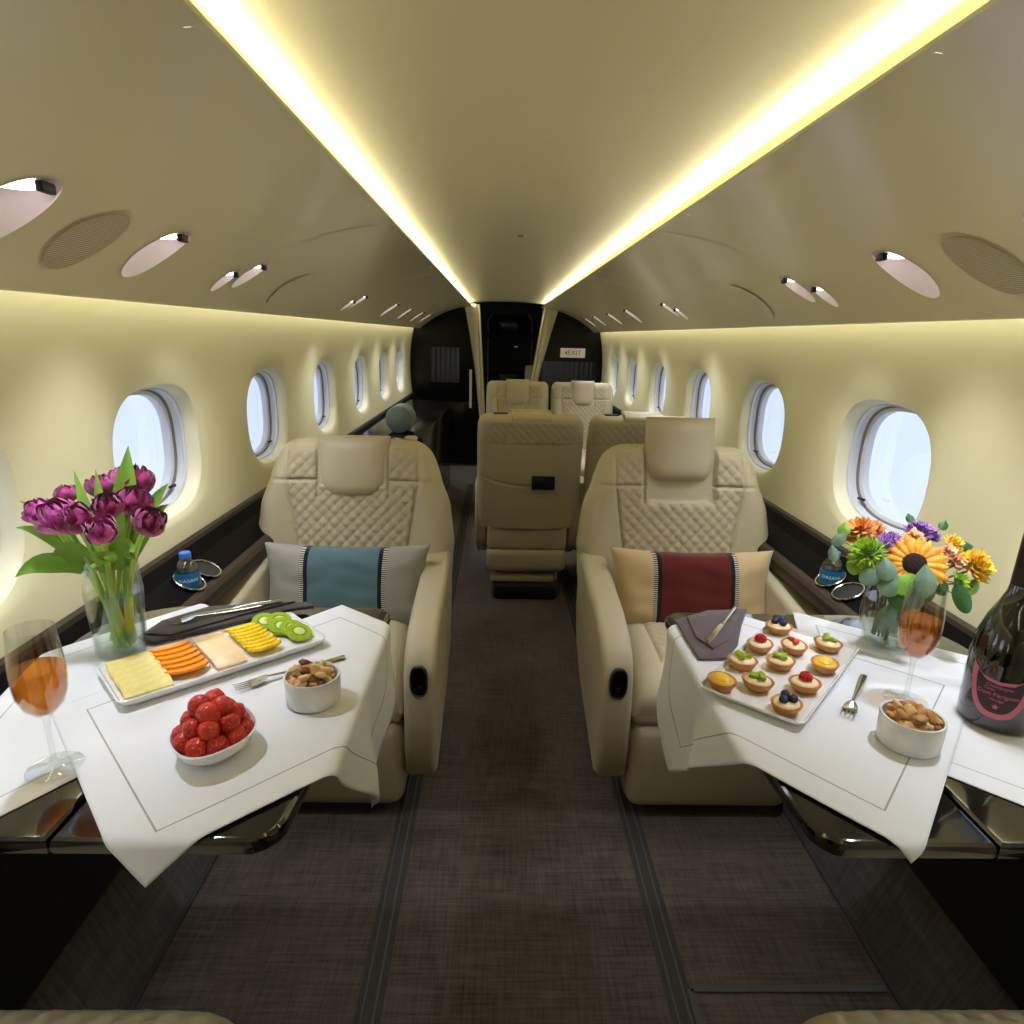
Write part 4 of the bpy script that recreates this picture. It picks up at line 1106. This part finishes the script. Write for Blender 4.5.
# ------------------------------------------------------------------ glasses, bottle, vases
def roseliq():
    m = mat('rose wine', (240, 150, 70), rough=.02, trans=1, ior=1.33)
    nt = m.node_tree; out = nt.nodes['Material Output']; nt.nodes.remove(nt.nodes['Principled BSDF'])
    t = nt.nodes.new('ShaderNodeBsdfTransparent'); t.inputs[0].default_value = (.94, .52, .15, 1)
    g = nt.nodes.new('ShaderNodeBsdfGlossy'); g.inputs['Roughness'].default_value = .03
    d = nt.nodes.new('ShaderNodeBsdfTranslucent'); d.inputs[0].default_value = (*lin((240, 165, 70)), 1)
    d2 = nt.nodes.new('ShaderNodeBsdfDiffuse'); d2.inputs[0].default_value = (*lin((232, 150, 60)), 1)
    a = nt.nodes.new('ShaderNodeMixShader'); a.inputs[0].default_value = .5; nt.links.new(d.outputs[0], a.inputs[1]); nt.links.new(d2.outputs[0], a.inputs[2])
    b = nt.nodes.new('ShaderNodeMixShader'); b.inputs[0].default_value = .30; nt.links.new(t.outputs[0], b.inputs[1]); nt.links.new(a.outputs[0], b.inputs[2])
    c_ = nt.nodes.new('ShaderNodeMixShader'); c_.inputs[0].default_value = .08; nt.links.new(b.outputs[0], c_.inputs[1]); nt.links.new(g.outputs[0], c_.inputs[2])
    nt.links.new(c_.outputs[0], out.inputs['Surface']); return m
M['rose'] = roseliq()
def flute(x, y, z, label, H=.212):
    t = empty('wine_glass', (x, y, z), label=label, cat='wine glass')
    k = H/.212
    b = MB(); b.lathe([(.001, .0015), (.034, .0008), (.0355, .0016), (.034, .0028), (.012, .0050), (.0045, .010), (.0036, .018), (.0034, .060*k), (.0046, .078*k), (.010, .086*k)], 40, cap0=False); b.build('stem_and_foot', 'glass', t)
    prof = [(.0035, .083), (.014, .088), (.0245, .100), (.0305, .118), (.0325, .138), (.0318, .165), (.0292, .195), (.0276, .212)]
    b = MB(); b.lathe([(r, h*k) for r, h in prof]+[(.0270, .212*k)]+[(max(.001, r-.0012), h*k+.001) for r, h in reversed(prof[1:-1])]+[(.001, .0895*k)], 48); b.build('bowl', 'glass', t)
    lv = [(r-.0016, h*k+.001) for r, h in prof[1:5]]+[(.0303, .155*k)]
    b = MB(); b.lathe([(.001, .090*k)]+lv+[(.001, .155*k)], 48); b.build('rose_wine', 'rose', t)
    return t
flute(-.684, .790, T+.004, 'tall glass of rose wine at the left edge of the left table')
flute(.641, .989, T+.004, 'tall glass of rose wine in front of the mixed flower vase')

M['bglass'] = mat('dark bottle glass', (16, 12, 11), rough=.04, coat=1, spec=.7); M['foil'] = mat('dark plum foil', (48, 34, 38), rough=.35, metal=.3)
M['plabel'] = mat('dusty pink print', (196, 104, 126), rough=.5); M['dlabel'] = mat('dark plum paper', (52, 34, 38), rough=.5)
BX, BY, BR = .757, .935, .053
bt = empty('champagne_bottle', (BX, BY, T+.004), radians(0), label='dark champagne bottle with a pink shield label at the right edge', cat='bottle')
b = MB(); b.lathe([(.001, .004), (.044, .0), (.052, .004), (BR, .012), (BR, .112), (BR-.001, .130), (BR-.005, .152), (.040, .180), (.030, .204), (.0225, .226), (.0190, .255)], 64); b.build('bottle', 'bglass', bt)
b = MB(); b.lathe([(.0210, .238), (.0200, .28), (.0185, .335), (.0175, .345), (.0205, .350), (.021, .362), (.0195, .375), (.001, .377)], 48); b.build('neck_foil', 'foil', bt)
# label geometry wrapped on the bottle
LABANG = math.atan2(0-BY, -.075-BX)-radians(2)   # faces the aisle
def wrap(x, z, r): a = LABANG+x/BR; return (r*cos(a), r*sin(a), z)
def shield(w, h, n=40):
    """outline points of a heraldic shield, centre 0,0"""
    pts = []
    top = [(-w, h*.98), (-w*.55, h*.60), (0, h*.52), (w*.55, h*.60), (w, h*.98)]
    for (a, c_) in zip(top, top[1:]):
        for i in range(8): f = i/8; pts.append((a[0]+(c_[0]-a[0])*f, a[1]+(c_[1]-a[1])*f))
    for i in range(24):
        f = i/24; a = f*pi/2
        pts.append((w*1.0*(cos(a)**.75 if f < 1 else 0)+w*.04*sin(2*a), h*.98-(h*1.98)*sin(a)**1.15))
    left = [(-x, y) for x, y in reversed(pts[32:])]
    return pts+[(0, -h)]+left[:-1]
def shield_mesh(w, h, r, m, name, ring=None):
    o = shield(w, h); b = MB()
    if ring:
        n = len(o); vs = []
        for k in (1, ring):
            for (x, z) in o: vs.append(wrap(x*k, .068+(z+.002)*k-.002, r))
        b.add(vs, [(i, (i+1) % n, n+(i+1) % n, n+i) for i in range(n)])
    else:
        n = len(o); K = 6; vs = []
        for k in range(K, 0, -1):
            for (x, z) in o: vs.append(wrap(x*k/K, .068+z*k/K, r))
        vs.append(wrap(0, .068, r))
        b.add(vs, [(j*n+i, j*n+(i+1) % n, (j+1)*n+(i+1) % n, (j+1)*n+i) for j in range(K-1) for i in range(n)]+[((K-1)*n+i, (K-1)*n+(i+1) % n, K*n) for i in range(n)])
    return b.build(name, m, bt, smooth=False)
lb = shield_mesh(.043, .042, BR+.0006, 'dlabel', 'label')
shield_mesh(.043, .042, BR+.0009, 'plabel', 'label_border', .77)
def wraptext(s, size, x0, z0, name='label_text', m='plabel'):
    vs, fs = text_mesh(s, size, 0); b = MB(); b.add([wrap(v.x+x0, v.y+z0, BR+.0012) for v in vs], fs); return b.build(name, m, bt, smooth=False, fix=False)
wraptext('Champagne', .0075, 0, .0805); wraptext('Cuvée', .0060, -.012, .0745, m='plabel'); wraptext('Dom Pérignon', .0095, 0, .0665); wraptext('Vintage', .0065, 0, .0580)
b = MB(); vs = []
for k in range(10): a = pi/2+k*2*pi/10; r = .0050 if k % 2 == 0 else .0022; vs.append(wrap(r*cos(a), .0465+r*sin(a), BR+.0012))
b.add(vs+[wrap(0, .0465, BR+.0012)], [(i, (i+1) % 10, 10) for i in range(10)]); b.build('label_star', 'plabel', bt, smooth=False)

# water bottles in cup holders
M['blabel'] = mat('blue bottle label', (28, 112, 168), rough=.35, var=.25, vscale=25); M['bcap'] = mat('blue cap', (70, 110, 205), rough=.35); M['white'] = mat('white print', (235, 240, 240), rough=.5)
def waterbottle(x, y, z, label, rz):
    t = empty('water_bottle', (x, y, z), rz, label=label, cat='bottle')
    pr = [(.026, 0), (.0305, .006), (.031, .03), (.0295, .038), (.031, .045), (.031, .105), (.0305, .125), (.027, .142), (.018, .158), (.0135, .164), (.0132, .170)]
    b = MB(); b.lathe([(.001, .003)]+pr, 40); b.build('bottle', 'plastic', t)
    b = MB(); b.lathe([(.0314, .078), (.0316, .080), (.0316, .122), (.0312, .124)], 40); b.build('label_band', 'blabel', t)
    b = MB(); b.lathe([(.0145, .166), (.0148, .168), (.0148, .183), (.0135, .185), (.001, .185)], 28); b.build('cap', 'bcap', t)
    for q in range(3):
        vs, fs = text_mesh('FIJI' if False else 'DASANI', .015, 0); b = MB()
        a0 = -pi/2+q*2*pi/3; b.add([(.0320*cos(a0+v.x/.032), .0320*sin(a0+v.x/.032), .102+v.y) for v in vs], fs); b.build('label_text', 'white', t, smooth=False, fix=False)
    for c_ in t.children: c_.scale.z = .87
    return t
def holder(x, y, z, tilt, label, two=True):
    t = empty('cup_holder', (x, y, z), label=label, cat='cup holder')
    t.rotation_euler = (0, tilt, 0)
    b = MB(); n = 40
    b.grid(lambda i, j: ((.041+.0028*cos(2*pi*j/8))*cos(2*pi*i/n), (.041+.0028*cos(2*pi*j/8))*sin(2*pi*i/n), .003+.0028*sin(2*pi*j/8)), n, 8, cu=True, cv=True); b.build('rim', 'chrome', t)
    b = MB(); b.lathe([(.039, .002), (.038, .0005), (.001, .0003)], 36); b.build('well', 'dark', t)
    return t
sl_ang = math.atan2(.725-.688, .945-.872)
for s, side in ((-1, 'left'), (1, 'right')):
    for q, y in enumerate((1.655, 1.755) if s < 0 else (1.755, 1.655)):
        holder(s*.902, y, .704+.004, -s*sl_ang, ('steel ringed cup holder holding the water bottle in the %s ledge' if q == 0 else 'empty steel ringed cup holder beside the water bottle in the %s ledge') % side)
waterbottle(-.905, 1.655, .632, 'small water bottle with blue label in the left ledge', .55)
waterbottle(.902, 1.755, .632, 'small water bottle with blue label in the right ledge', -.5)

# flower vases
M['stem'] = mat('green stem', (168, 200, 84), rough=.45); M['leaf'] = mat('tulip leaf green', (128, 176, 66), rough=.42, var=.2, vscale=12); M['leaf2'] = mat('dark green leaf', (44, 92, 36), rough=.45, var=.2, vscale=14)
def petalmat(name, a, b_, sc=40):
    m = mat(name, a, rough=.55, sheen=.3); h = NT(m); bs = m.node_tree.nodes['Principled BSDF']; tc = h.n('ShaderNodeTexCoord'); n = h.n('ShaderNodeTexNoise'); n.inputs['Scale'].default_value = sc; n.inputs['Detail'].default_value = 4
    m.node_tree.links.new(tc.outputs['Object'], n.inputs['Vector']); r = h.n('ShaderNodeMapRange'); r.inputs['From Min'].default_value = .38; r.inputs['From Max'].default_value = .66
    m.node_tree.links.new(n.outputs['Fac'], r.inputs['Value']); m.node_tree.links.new(h.mix(r.outputs[0], lin(a), lin(b_)), bs.inputs['Base Color']); return m
M['tulip'] = petalmat('deep magenta petal', (112, 14, 66), (196, 70, 150), 60); M['tulip2'] = petalmat('bright magenta petal', (158, 30, 120), (222, 110, 190), 60)
def petal(b, base, out, up, L, w, curl, n=6, k=5):
    """cupped petal from base, growing along up and leaning to out"""
    side = out.cross(up).normalized()
    def P(i, j):
        u = -1+2*i/n; v = j/k
        ww = w*(sin(pi*min(1, .12+v*.86))**.6)
        p = base+up*(L*v)+out*(curl[0]*v+curl[1]*v*v)*L+side*u*ww-out*(1-(1-u*u)**.5 if abs(u) < 1 else 1)*ww*.55*(-1 if False else 1)
        return tuple(p)
    b.grid(P, n+1, k+1)
def cup(b, base, out, up, R_, k, vmax, phi, n=6, m_=7, rag=.1):
    side = out.cross(up).normalized(); r1, r2 = random.uniform(-.12, .12), random.uniform(.9, 1.1)
    def P(i, j):
        u = -1+2*i/n; v = j/m_; th = v*vmax*r2*(1-.10*u*u); ww = sin(pi*min(1, .10+v*.80))**.5
        o = out*cos(u*phi*ww)+side*sin(u*phi*ww)
        kk = k*(1+.10*v*sin(3*u+r1*20))
        return tuple(base+up*R_*(1-cos(th))+o*(kk*R_*sin(th)+.0006))
    b.grid(P, n+1, m_+1)
def frame(d):
    d = d.normalized(); a = d.orthogonal().normalized(); return a, d.cross(a)
def blade(b, pts, w, fold=.25, n=4, ref=Vector((.45, -.85, .15))):
    pts = [Vector(p) for p in pts]; m_ = len(pts)
    def P(i, j):
        u = -1+2*i/n; v = j/(m_-1); d = (pts[min(j+1, m_-1)]-pts[max(j-1, 0)]).normalized(); sd = d.cross(ref);
        sd = sd.normalized() if sd.length > .1 else Vector((1, 0, 0)); nn = sd.cross(d)
        ww = w*(sin(pi*(.08+.92*v)) if v < 1 else .02)
        return tuple(pts[j]+sd*u*ww+nn*abs(u)*ww*fold)
    b.grid(P, n+1, m_)
def bez(a, b_, c_, n=8): return [a*(1-t)**2+b_*2*t*(1-t)+c_*t*t for t in [i/n for i in range(n+1)]]
VL = Vector((-.783, 1.135, T+.006))
vt = empty('flower_vase', VL, label='tall clear glass vase of magenta tulips on the left table', cat='vase')
b = MB(); pr = [(.040, .0), (.043, .004), (.0455, .05), (.049, .120), (.0465, .15), (.0455, .188)]
b.lathe([(.001, .002)]+pr+[(.0440, .189)]+[(r-.0025, z+.003) for r, z in reversed(pr)]+[(.001, .008)], 56); b.build('vase', 'glass', vt)
b = MB(); b.lathe([(.001, .010), (.039, .010), (.0425, .05), (.0455, .118), (.001, .118)], 48); b.build('water', 'waterv', vt)
heads = [(-.829, 1.080, 1.055, 1, 1.25), (-.880, 1.110, 1.056, 1, .9), (-.799, 1.080, 1.052, 0, 1.1), (-.743, 1.060, 1.039, 1, 1.0), (-.750, 1.100, 1.070, 0, .95), (-.814, 1.190, 1.084, 0, .9), (-.725, 1.140, 1.070, 0, 1.1), (-.750, 1.190, 1.097, 0, 1.3), (-.681, 1.100, 1.043, 0, 1.05), (-.872, 1.180, 1.070, 0, .75), (-.803, 1.230, 1.085, 0, 1.1)]
cc = VL+Vector((0, 0, .14))
tl = ['large bright magenta tulip low at the left of the bunch', 'bright magenta tulip at the far left edge of the bunch', 'deep magenta tulip low, second from the left in front', 'light magenta tulip lowest at the front centre, over the vase rim', 'deep magenta tulip at the middle of the bunch', 'purple tulip behind the middle of the bunch', 'dark magenta tulip right of the middle', 'large purple tulip at the top right against the window', 'magenta tulip at the far right of the bunch', 'half closed magenta tulip pointing up left of centre', 'purple tulip at the back top of the bunch']
for q, (x, y, z, mi, s_) in enumerate(heads):
    hp = Vector((x, y, z)); ff = (hp-cc); ff.z = abs(ff.z)*.9; ff = (ff.normalized()*1.2+Vector((.18, -.45, .35))).normalized()
    t = empty('tulip', hp, label=tl[q], cat='flower', group='tulips in the left vase')
    b = MB(); a1, a2 = frame(ff); R_ = .0255*s_
    base = -ff*R_*1.0
    for (cnt, kk, vm, ph) in ((5, 1.0, 2.0, .78), (5, .88, 2.25, .75), (5, .70, 2.35, .72), (4, .50, 2.5, .8), (4, .30, 2.6, .8), (3, .14, 2.7, 1.0)):
        for k in range(cnt):
            an = 2*pi*k/cnt+kk*5+q+random.uniform(-.15, .15); o_ = a1*cos(an)+a2*sin(an)
            cup(b, base, o_, ff, R_*(1.0 if kk > .6 else .98), kk*1.03, vm, ph)
    b.build('bloom', 'tulip2' if mi else 'tulip', t, fix=False, autos=80)
    foot = VL+Vector((random.uniform(-.024, .024), random.uniform(-.024, .024), .014)); rim = VL+Vector(((x-VL.x)*.32, (y-VL.y)*.32, .185))
    b = MB(); pts = bez(foot-hp, (rim-hp), base*1.0, 12); b.tube(pts, [.0050]*13, 8); b.build('stem', 'stem', t)
lv = [((-.735, 1.16, 1.165), .022), ((-.838, 1.16, 1.118), .011), ((-.799, 1.16, 1.12), .011), ((-.915, 1.12, 1.070), .010), ((-.930, 1.12, 1.020), .010), ((-.66, 1.13, 1.066), .013), ((-.900, 1.06, .950), .018), ((-.682, 1.18, 1.092), .012), ((-.838, 1.07, .985), .020), ((-.755, 1.06, .970), .022), ((-.715, 1.10, .985), .024)]
ln = ['broad upright leaf above the tulips near the window', 'slim upright leaf left of the broad leaf', 'short slim leaf between two upright leaves', 'thin leaf reaching out to the far left', 'curled leaf under the far left tulip', 'thin leaf pointing right over the window sill', 'broad leaf drooping low at the left of the tulips', 'small leaf behind the top right tulip', 'broad leaf bent over the vase rim at left', 'broad leaf bent over the front of the vase rim', 'broad leaf standing in the vase rim at right']
for q, (tip, w) in enumerate(lv):
    t_ = Vector(tip); rim = VL+Vector(((tip[0]-VL.x)*.3, (tip[1]-VL.y)*.3, .165)); mid = (rim+t_)/2+Vector((0, 0, .045 if tip[2] < 1.1 else .0))
    b = MB(); blade(b, [p-rim for p in bez(rim, mid, t_, 9)], w*1.02)
    b.build('tulip_leaf', 'leaf', label='green '+ln[q], cat='leaf', loc=rim, fix=False, autos=80, group='leaves in the left vase')

# mixed bouquet on the right
VR = Vector((.732, 1.212, T+.004))
vt = empty('flower_vase', VR, label='rounded clear glass vase of mixed flowers on the right table', cat='vase')
b = MB(); pr = [(.034, 0), (.040, .005), (.050, .035), (.054, .065), (.051, .10), (.044, .128), (.046, .150)]
b.lathe([(.001, .002)]+pr+[(.0445, .151)]+[(r-.0025, z+.003) for r, z in reversed(pr)]+[(.001, .008)], 56); b.build('vase', 'glass', vt)
b = MB(); b.lathe([(.001, .010), (.036, .010), (.0465, .038), (.050, .065), (.047, .098), (.001, .098)], 48); b.build('water', 'waterv', vt)
M['sun'] = petalmat('sunflower petal', (232, 138, 14), (252, 196, 50), 60); M['sunc'] = mat('sunflower centre', (44, 22, 10), rough=.9, bump=1, bscale=260, var=.4, vscale=200)
M['orangef'] = petalmat('orange petal', (236, 150, 58), (246, 192, 112)); M['limef'] = petalmat('lime green bloom', (140, 186, 30), (190, 222, 60), 120)
M['purpf'] = petalmat('purple statice', (116, 58, 166), (192, 144, 216), 120); M['yelf'] = petalmat('yellow petal', (244, 200, 30), (252, 226, 70)); M['peach'] = petalmat('peach petal', (238, 170, 120), (250, 214, 176)); M['euc'] = mat('grey green eucalyptus leaf', (112, 142, 120), rough=.6, var=.12, vscale=20); M['bstem'] = mat('brown green stem', (104, 104, 60), rough=.6)
RIM = VR+Vector((0, 0, .15))
def stem_to(t, hp, m='bstem', r=.0022, seed=0):
    rnd = random.Random(seed); foot = VR+Vector((rnd.uniform(-.024, .024), rnd.uniform(-.024, .024), .014)); rim = VR+Vector(((hp.x-VR.x)*.3, (hp.y-VR.y)*.3, .14))
    b = MB(); b.tube(bez(foot-hp, rim-hp, Vector((0, 0, -.004)), 12), r, 6); b.build('stem', m, t)
CAMP = Vector((-.075, 0, 1.37))
def facing(hp, w=.6): return ((hp-VR-Vector((0, 0, .12))).normalized()*(1-w)+(CAMP-hp).normalized()*w+Vector((0, 0, .15))).normalized()
def sunflower(p, R_, label):
    hp = Vector(p); t = empty('sunflower', hp, label=label, cat='flower'); n_ = facing(hp, .75); a1, a2 = frame(n_)
    b = MB()
    for ring in (0, 1):
        for k in range(17):
            an = 2*pi*(k+.5*ring)/17; o_ = a1*cos(an)+a2*sin(an)
            petal(b, o_*R_*.34-n_*.003*ring, n_, o_, R_*(.85-.08*ring)*random.uniform(.85, 1.05), R_*.17, (.10*(1-ring), -.22+random.uniform(-.1, .1)), 4, 5)
    b.build('petals', 'sun', t, fix=False, autos=80)
    q = n_.to_track_quat('Z', 'Y').to_matrix().to_4x4()
    b = MB(); b.ell((0, 0, 0), (R_*.42, R_*.42, R_*.14), q, 24, 10, fn=lambda d: 1+.05*sin(40*d.x)*sin(40*d.y)); b.build('centre', 'sunc', t); stem_to(t, hp, seed=1, r=.0035)
sunflower((.722, 1.15, .970), .050, 'orange yellow sunflower with a dark centre at the front of the mixed bouquet')
def ruffle(p, R_, m, name, label, rings=4, cnt=12, seed=0, w=.28, cup=.3):
    hp = Vector(p); t = empty(name, hp, label=label, cat='flower'); n_ = facing(hp, .35); a1, a2 = frame(n_); b = MB(); rnd = random.Random(seed)
    for rg in range(rings):
        el = .25+rg*(1.15/max(1, rings-1))
        for k in range(max(4, cnt-rg*2)):
            an = 2*pi*k/max(4, cnt-rg*2)+rg*.7; o_ = a1*cos(an)+a2*sin(an); up = (o_*cos(el)+n_*sin(el)).normalized()
            petal(b, up*R_*.15, (n_*cos(el)-o_*sin(el)).normalized(), up, R_*.9*rnd.uniform(.85, 1.1), R_*w, (0, cup*(-1 if rg > 2 else .1)+rnd.uniform(-.2, .2)), 4, 4)
    b.build('bloom', m, t, fix=False, autos=80); stem_to(t, hp, seed=seed)
ruffle((.655, 1.19, .970), .036, 'limef', 'green_trick_flower', 'round lime green frilly bloom at the left of the mixed bouquet', 7, 30, 1, .11, .1)
ruffle((.668, 1.25, .996), .034, 'orangef', 'orange_flower', 'orange ruffled flower behind the lime green bloom', 6, 20, 2, .24)
ruffle((.700, 1.26, .996), .026, 'orangef', 'orange_flower', 'orange ruffled flower at the top middle of the mixed bouquet', 6, 18, 12, .24)
ruffle((.712, 1.22, .988), .022, 'purpf', 'statice', 'small deep purple statice cluster left of the sunflower', 6, 24, 3, .17)
ruffle((.778, 1.24, 1.000), .028, 'purpf', 'statice', 'larger lilac statice cluster above and right of the sunflower', 6, 28, 4, .17)
ruffle((.805, 1.245, .992), .022, 'purpf', 'statice', 'lilac statice cluster at the top right of the bouquet', 6, 26, 14, .17)
ruffle((.830, 1.21, .990), .022, 'yelf', 'yellow_flower', 'small yellow flower at the top right of the mixed bouquet', 4, 12, 5, .16)
ruffle((.850, 1.17, .955), .036, 'yelf', 'yellow_flower', 'large yellow flower at the far right of the mixed bouquet', 5, 18, 6, .26)
ruffle((.760, 1.15, .948), .024, 'sun', 'yellow_flower', 'orange yellow bloom right of the sunflower, low', 4, 12, 16, .2)
ruffle((.815, 1.17, .965), .019, 'peach', 'spray_rose', 'small peach rose between sunflower and yellow flower', 4, 8, 7, .35, .5)
ruffle((.795, 1.17, .985), .018, 'peach', 'spray_rose', 'small pale rose just above the peach rose', 4, 8, 8, .35, .5)
ruffle((.812, 1.15, .935), .020, 'limef', 'green_trick_flower', 'small bright green sprig at the lower right of the bouquet', 5, 12, 9, .16)
def roundleaf(p, R_, m, label, n_=None, name='eucalyptus_leaf', el=1.0, group='eucalyptus leaves in the right vase'):
    hp = Vector(p); n_ = n_ or facing(hp, .7); a1, a2 = frame(n_)
    up = Vector((0, 0, 1))-n_*n_.z; up = up.normalized() if up.length > .1 else a1; sd = up.cross(n_)
    b = MB(); K = 20
    e1 = random.uniform(.78, .95); tw = random.uniform(-.6, .6); sd, up = sd*cos(tw)+up*sin(tw), up*cos(tw)-sd*sin(tw)
    rad = lambda a: (1-.18*max(0, sin(a))**3*abs(cos(a))*2)*(1+.16*max(0, sin(a))**10)
    b.grid(lambda i, j: tuple(sd*(e1*R_*(1-j/4)*cos(2*pi*i/K)*rad(2*pi*i/K))+up*(R_*el*(1-j/4)*sin(2*pi*i/K)*rad(2*pi*i/K))+n_*(-.35*R_*(1-j/4)**2*abs(cos(2*pi*i/K))-.2*R_*(1-j/4)**2*sin(2*pi*i/K)**2)), K, 5, cu=True)
    o = b.build(name, m, label=label, cat='leaf', loc=hp, fix=False, group=group)
    b = MB(); b.tube([Vector((0, 0, 0)), (RIM-hp)*.5+Vector((0, 0, .005)), (RIM-hp)*.95], .0012, 5); b.build('stem', 'bstem', o)
roundleaf((.661, 1.14, .962), .022, 'euc', 'round grey green leaf left of the sunflower')
roundleaf((.668, 1.13, .935), .024, 'euc', 'round grey green leaf lower left of the sunflower')
roundleaf((.716, 1.10, .955), .022, 'euc', 'large grey green leaf covering the lower right of the sunflower', el=1.25)
roundleaf((.704, 1.11, .920), .024, 'euc', 'round grey green leaf behind the wine glass rim')
roundleaf((.640, 1.15, .945), .022, 'euc', 'round grey green leaf near the water bottle')
roundleaf((.682, 1.12, .912), .022, 'leaf2', 'dark green leaf at the front rim of the right vase', name='leaf', group='dark leaves in the right vase')
roundleaf((.690, 1.12, .940), .022, 'leaf', 'bright green leaf under the sunflower', name='leaf', group='dark leaves in the right vase')
roundleaf((.612, 1.23, .992), .016, 'euc', 'small grey green leaf at the left tip of the bouquet'); roundleaf((.625, 1.24, 1.01), .014, 'leaf', 'small green leaf at the upper left tip of the bouquet', name='leaf', group='dark leaves in the right vase')
roundleaf((.806, 1.12, .915), .018, 'leaf2', 'dark leaf drooping at the lower right of the bouquet', name='leaf', el=1.7, group='dark leaves in the right vase')
roundleaf((.868, 1.22, .985), .020, 'leaf2', 'dark leaf at the upper right edge of the bouquet', name='leaf', el=.6, group='dark leaves in the right vase')
roundleaf((.782, 1.15, .925), .018, 'leaf2', 'dark leaf under the small green sprig', name='leaf', group='dark leaves in the right vase')
ruffle((.690, 1.20, .985), .020, 'purpf', 'statice', 'tiny purple statice cluster beside the orange flowers', 5, 20, 21, .17)
ruffle((.752, 1.21, 1.002), .018, 'peach', 'spray_rose', 'small peach bloom between the two purple clusters', 4, 9, 22, .35, .5)
ruffle((.832, 1.20, .965), .022, 'yelf', 'yellow_flower', 'yellow flower tucked beside the peach rose', 4, 14, 23, .24)
for q, (x_, y_, z_, r_, m_, lb_) in enumerate(((.640, 1.21, .945, .016, 'leaf', 'small green leaf under the lime green bloom'), (.600, 1.22, .965, .013, 'euc', 'tiny grey green leaf over the right cup holder'), (.735, 1.14, .925, .017, 'leaf', 'bright green leaf below the centre of the bouquet'),
        (.775, 1.17, .905, .018, 'leaf2', 'dark leaf over the right shoulder of the rounded vase'), (.845, 1.15, .925, .015, 'leaf', 'green leaf under the large yellow flower'), (.880, 1.18, .965, .010, 'leaf', 'tiny leaf at the far right tip of the bouquet'), (.770, 1.26, 1.03, .009, 'leaf2', 'tiny dark sprig above the lilac cluster'), (.835, 1.25, 1.02, .010, 'leaf2', 'tiny dark sprig above the small yellow flower'))):
    roundleaf((x_, y_, z_), r_, m_, lb_, name='leaf', el=1.3, group='dark leaves in the right vase')
# leaves standing in the water of the right vase
for q, (dx, dy, r_) in enumerate(((.012, -.025, .022), (-.02, -.02, .018))):
    roundleaf((VR.x+dx, VR.y+dy, VR.z+.065), r_, 'euc', ('grey green leaf under water at the right side of the rounded vase', 'grey green leaf under water at the left side of the rounded vase')[q], el=1.7, name='leaf', group='dark leaves in the right vase')

# ------------------------------------------------------------------ outside and world
w = bpy.data.worlds.new('sky'); SC.world = w; w.use_nodes = True; nt = w.node_tree
bg = nt.nodes['Background']; tc = nt.nodes.new('ShaderNodeTexCoord'); sp = nt.nodes.new('ShaderNodeSeparateXYZ'); nt.links.new(tc.outputs['Generated'], sp.inputs[0])
cr_ = nt.nodes.new('ShaderNodeValToRGB'); mr = nt.nodes.new('ShaderNodeMapRange'); mr.inputs['From Min'].default_value = -1; mr.inputs['From Max'].default_value = 1
nt.links.new(sp.outputs[2], mr.inputs['Value']); nt.links.new(mr.outputs[0], cr_.inputs['Fac'])
e = cr_.color_ramp.elements; e[0].position = .42; e[0].color = (.75, .80, .92, 1); e[1].position = .5; e[1].color = (.95, .96, 1, 1)
x = e.new(.56); x.color = (.44, .50, .66, 1)
nt.links.new(cr_.outputs[0], bg.inputs[0]); bg.inputs[1].default_value = 2.1
M['snow'] = mat('pale apron', (232, 234, 240), rough=.9)
g = MB(); g.add([(-60, -60, -1.6), (60, -60, -1.6), (60, 60, -1.6), (-60, 60, -1.6)], [(0, 1, 2, 3)]); g.build('ground', 'snow', kind='structure', smooth=False)

# ------------------------------------------------------------------ view
SC.view_settings.view_transform = 'Standard'; SC.view_settings.look = 'None'; SC.view_settings.gamma = 1; SC.view_settings.exposure = .30; SC.view_settings.use_curve_mapping = False
cy = SC.cycles; cy.use_denoising = True; cy.max_bounces = 10; cy.transparent_max_bounces = 24; cy.diffuse_bounces = 5; cy.glossy_bounces = 5; cy.sample_clamp_indirect = 6; cy.caustics_reflective = False; cy.caustics_refractive = False
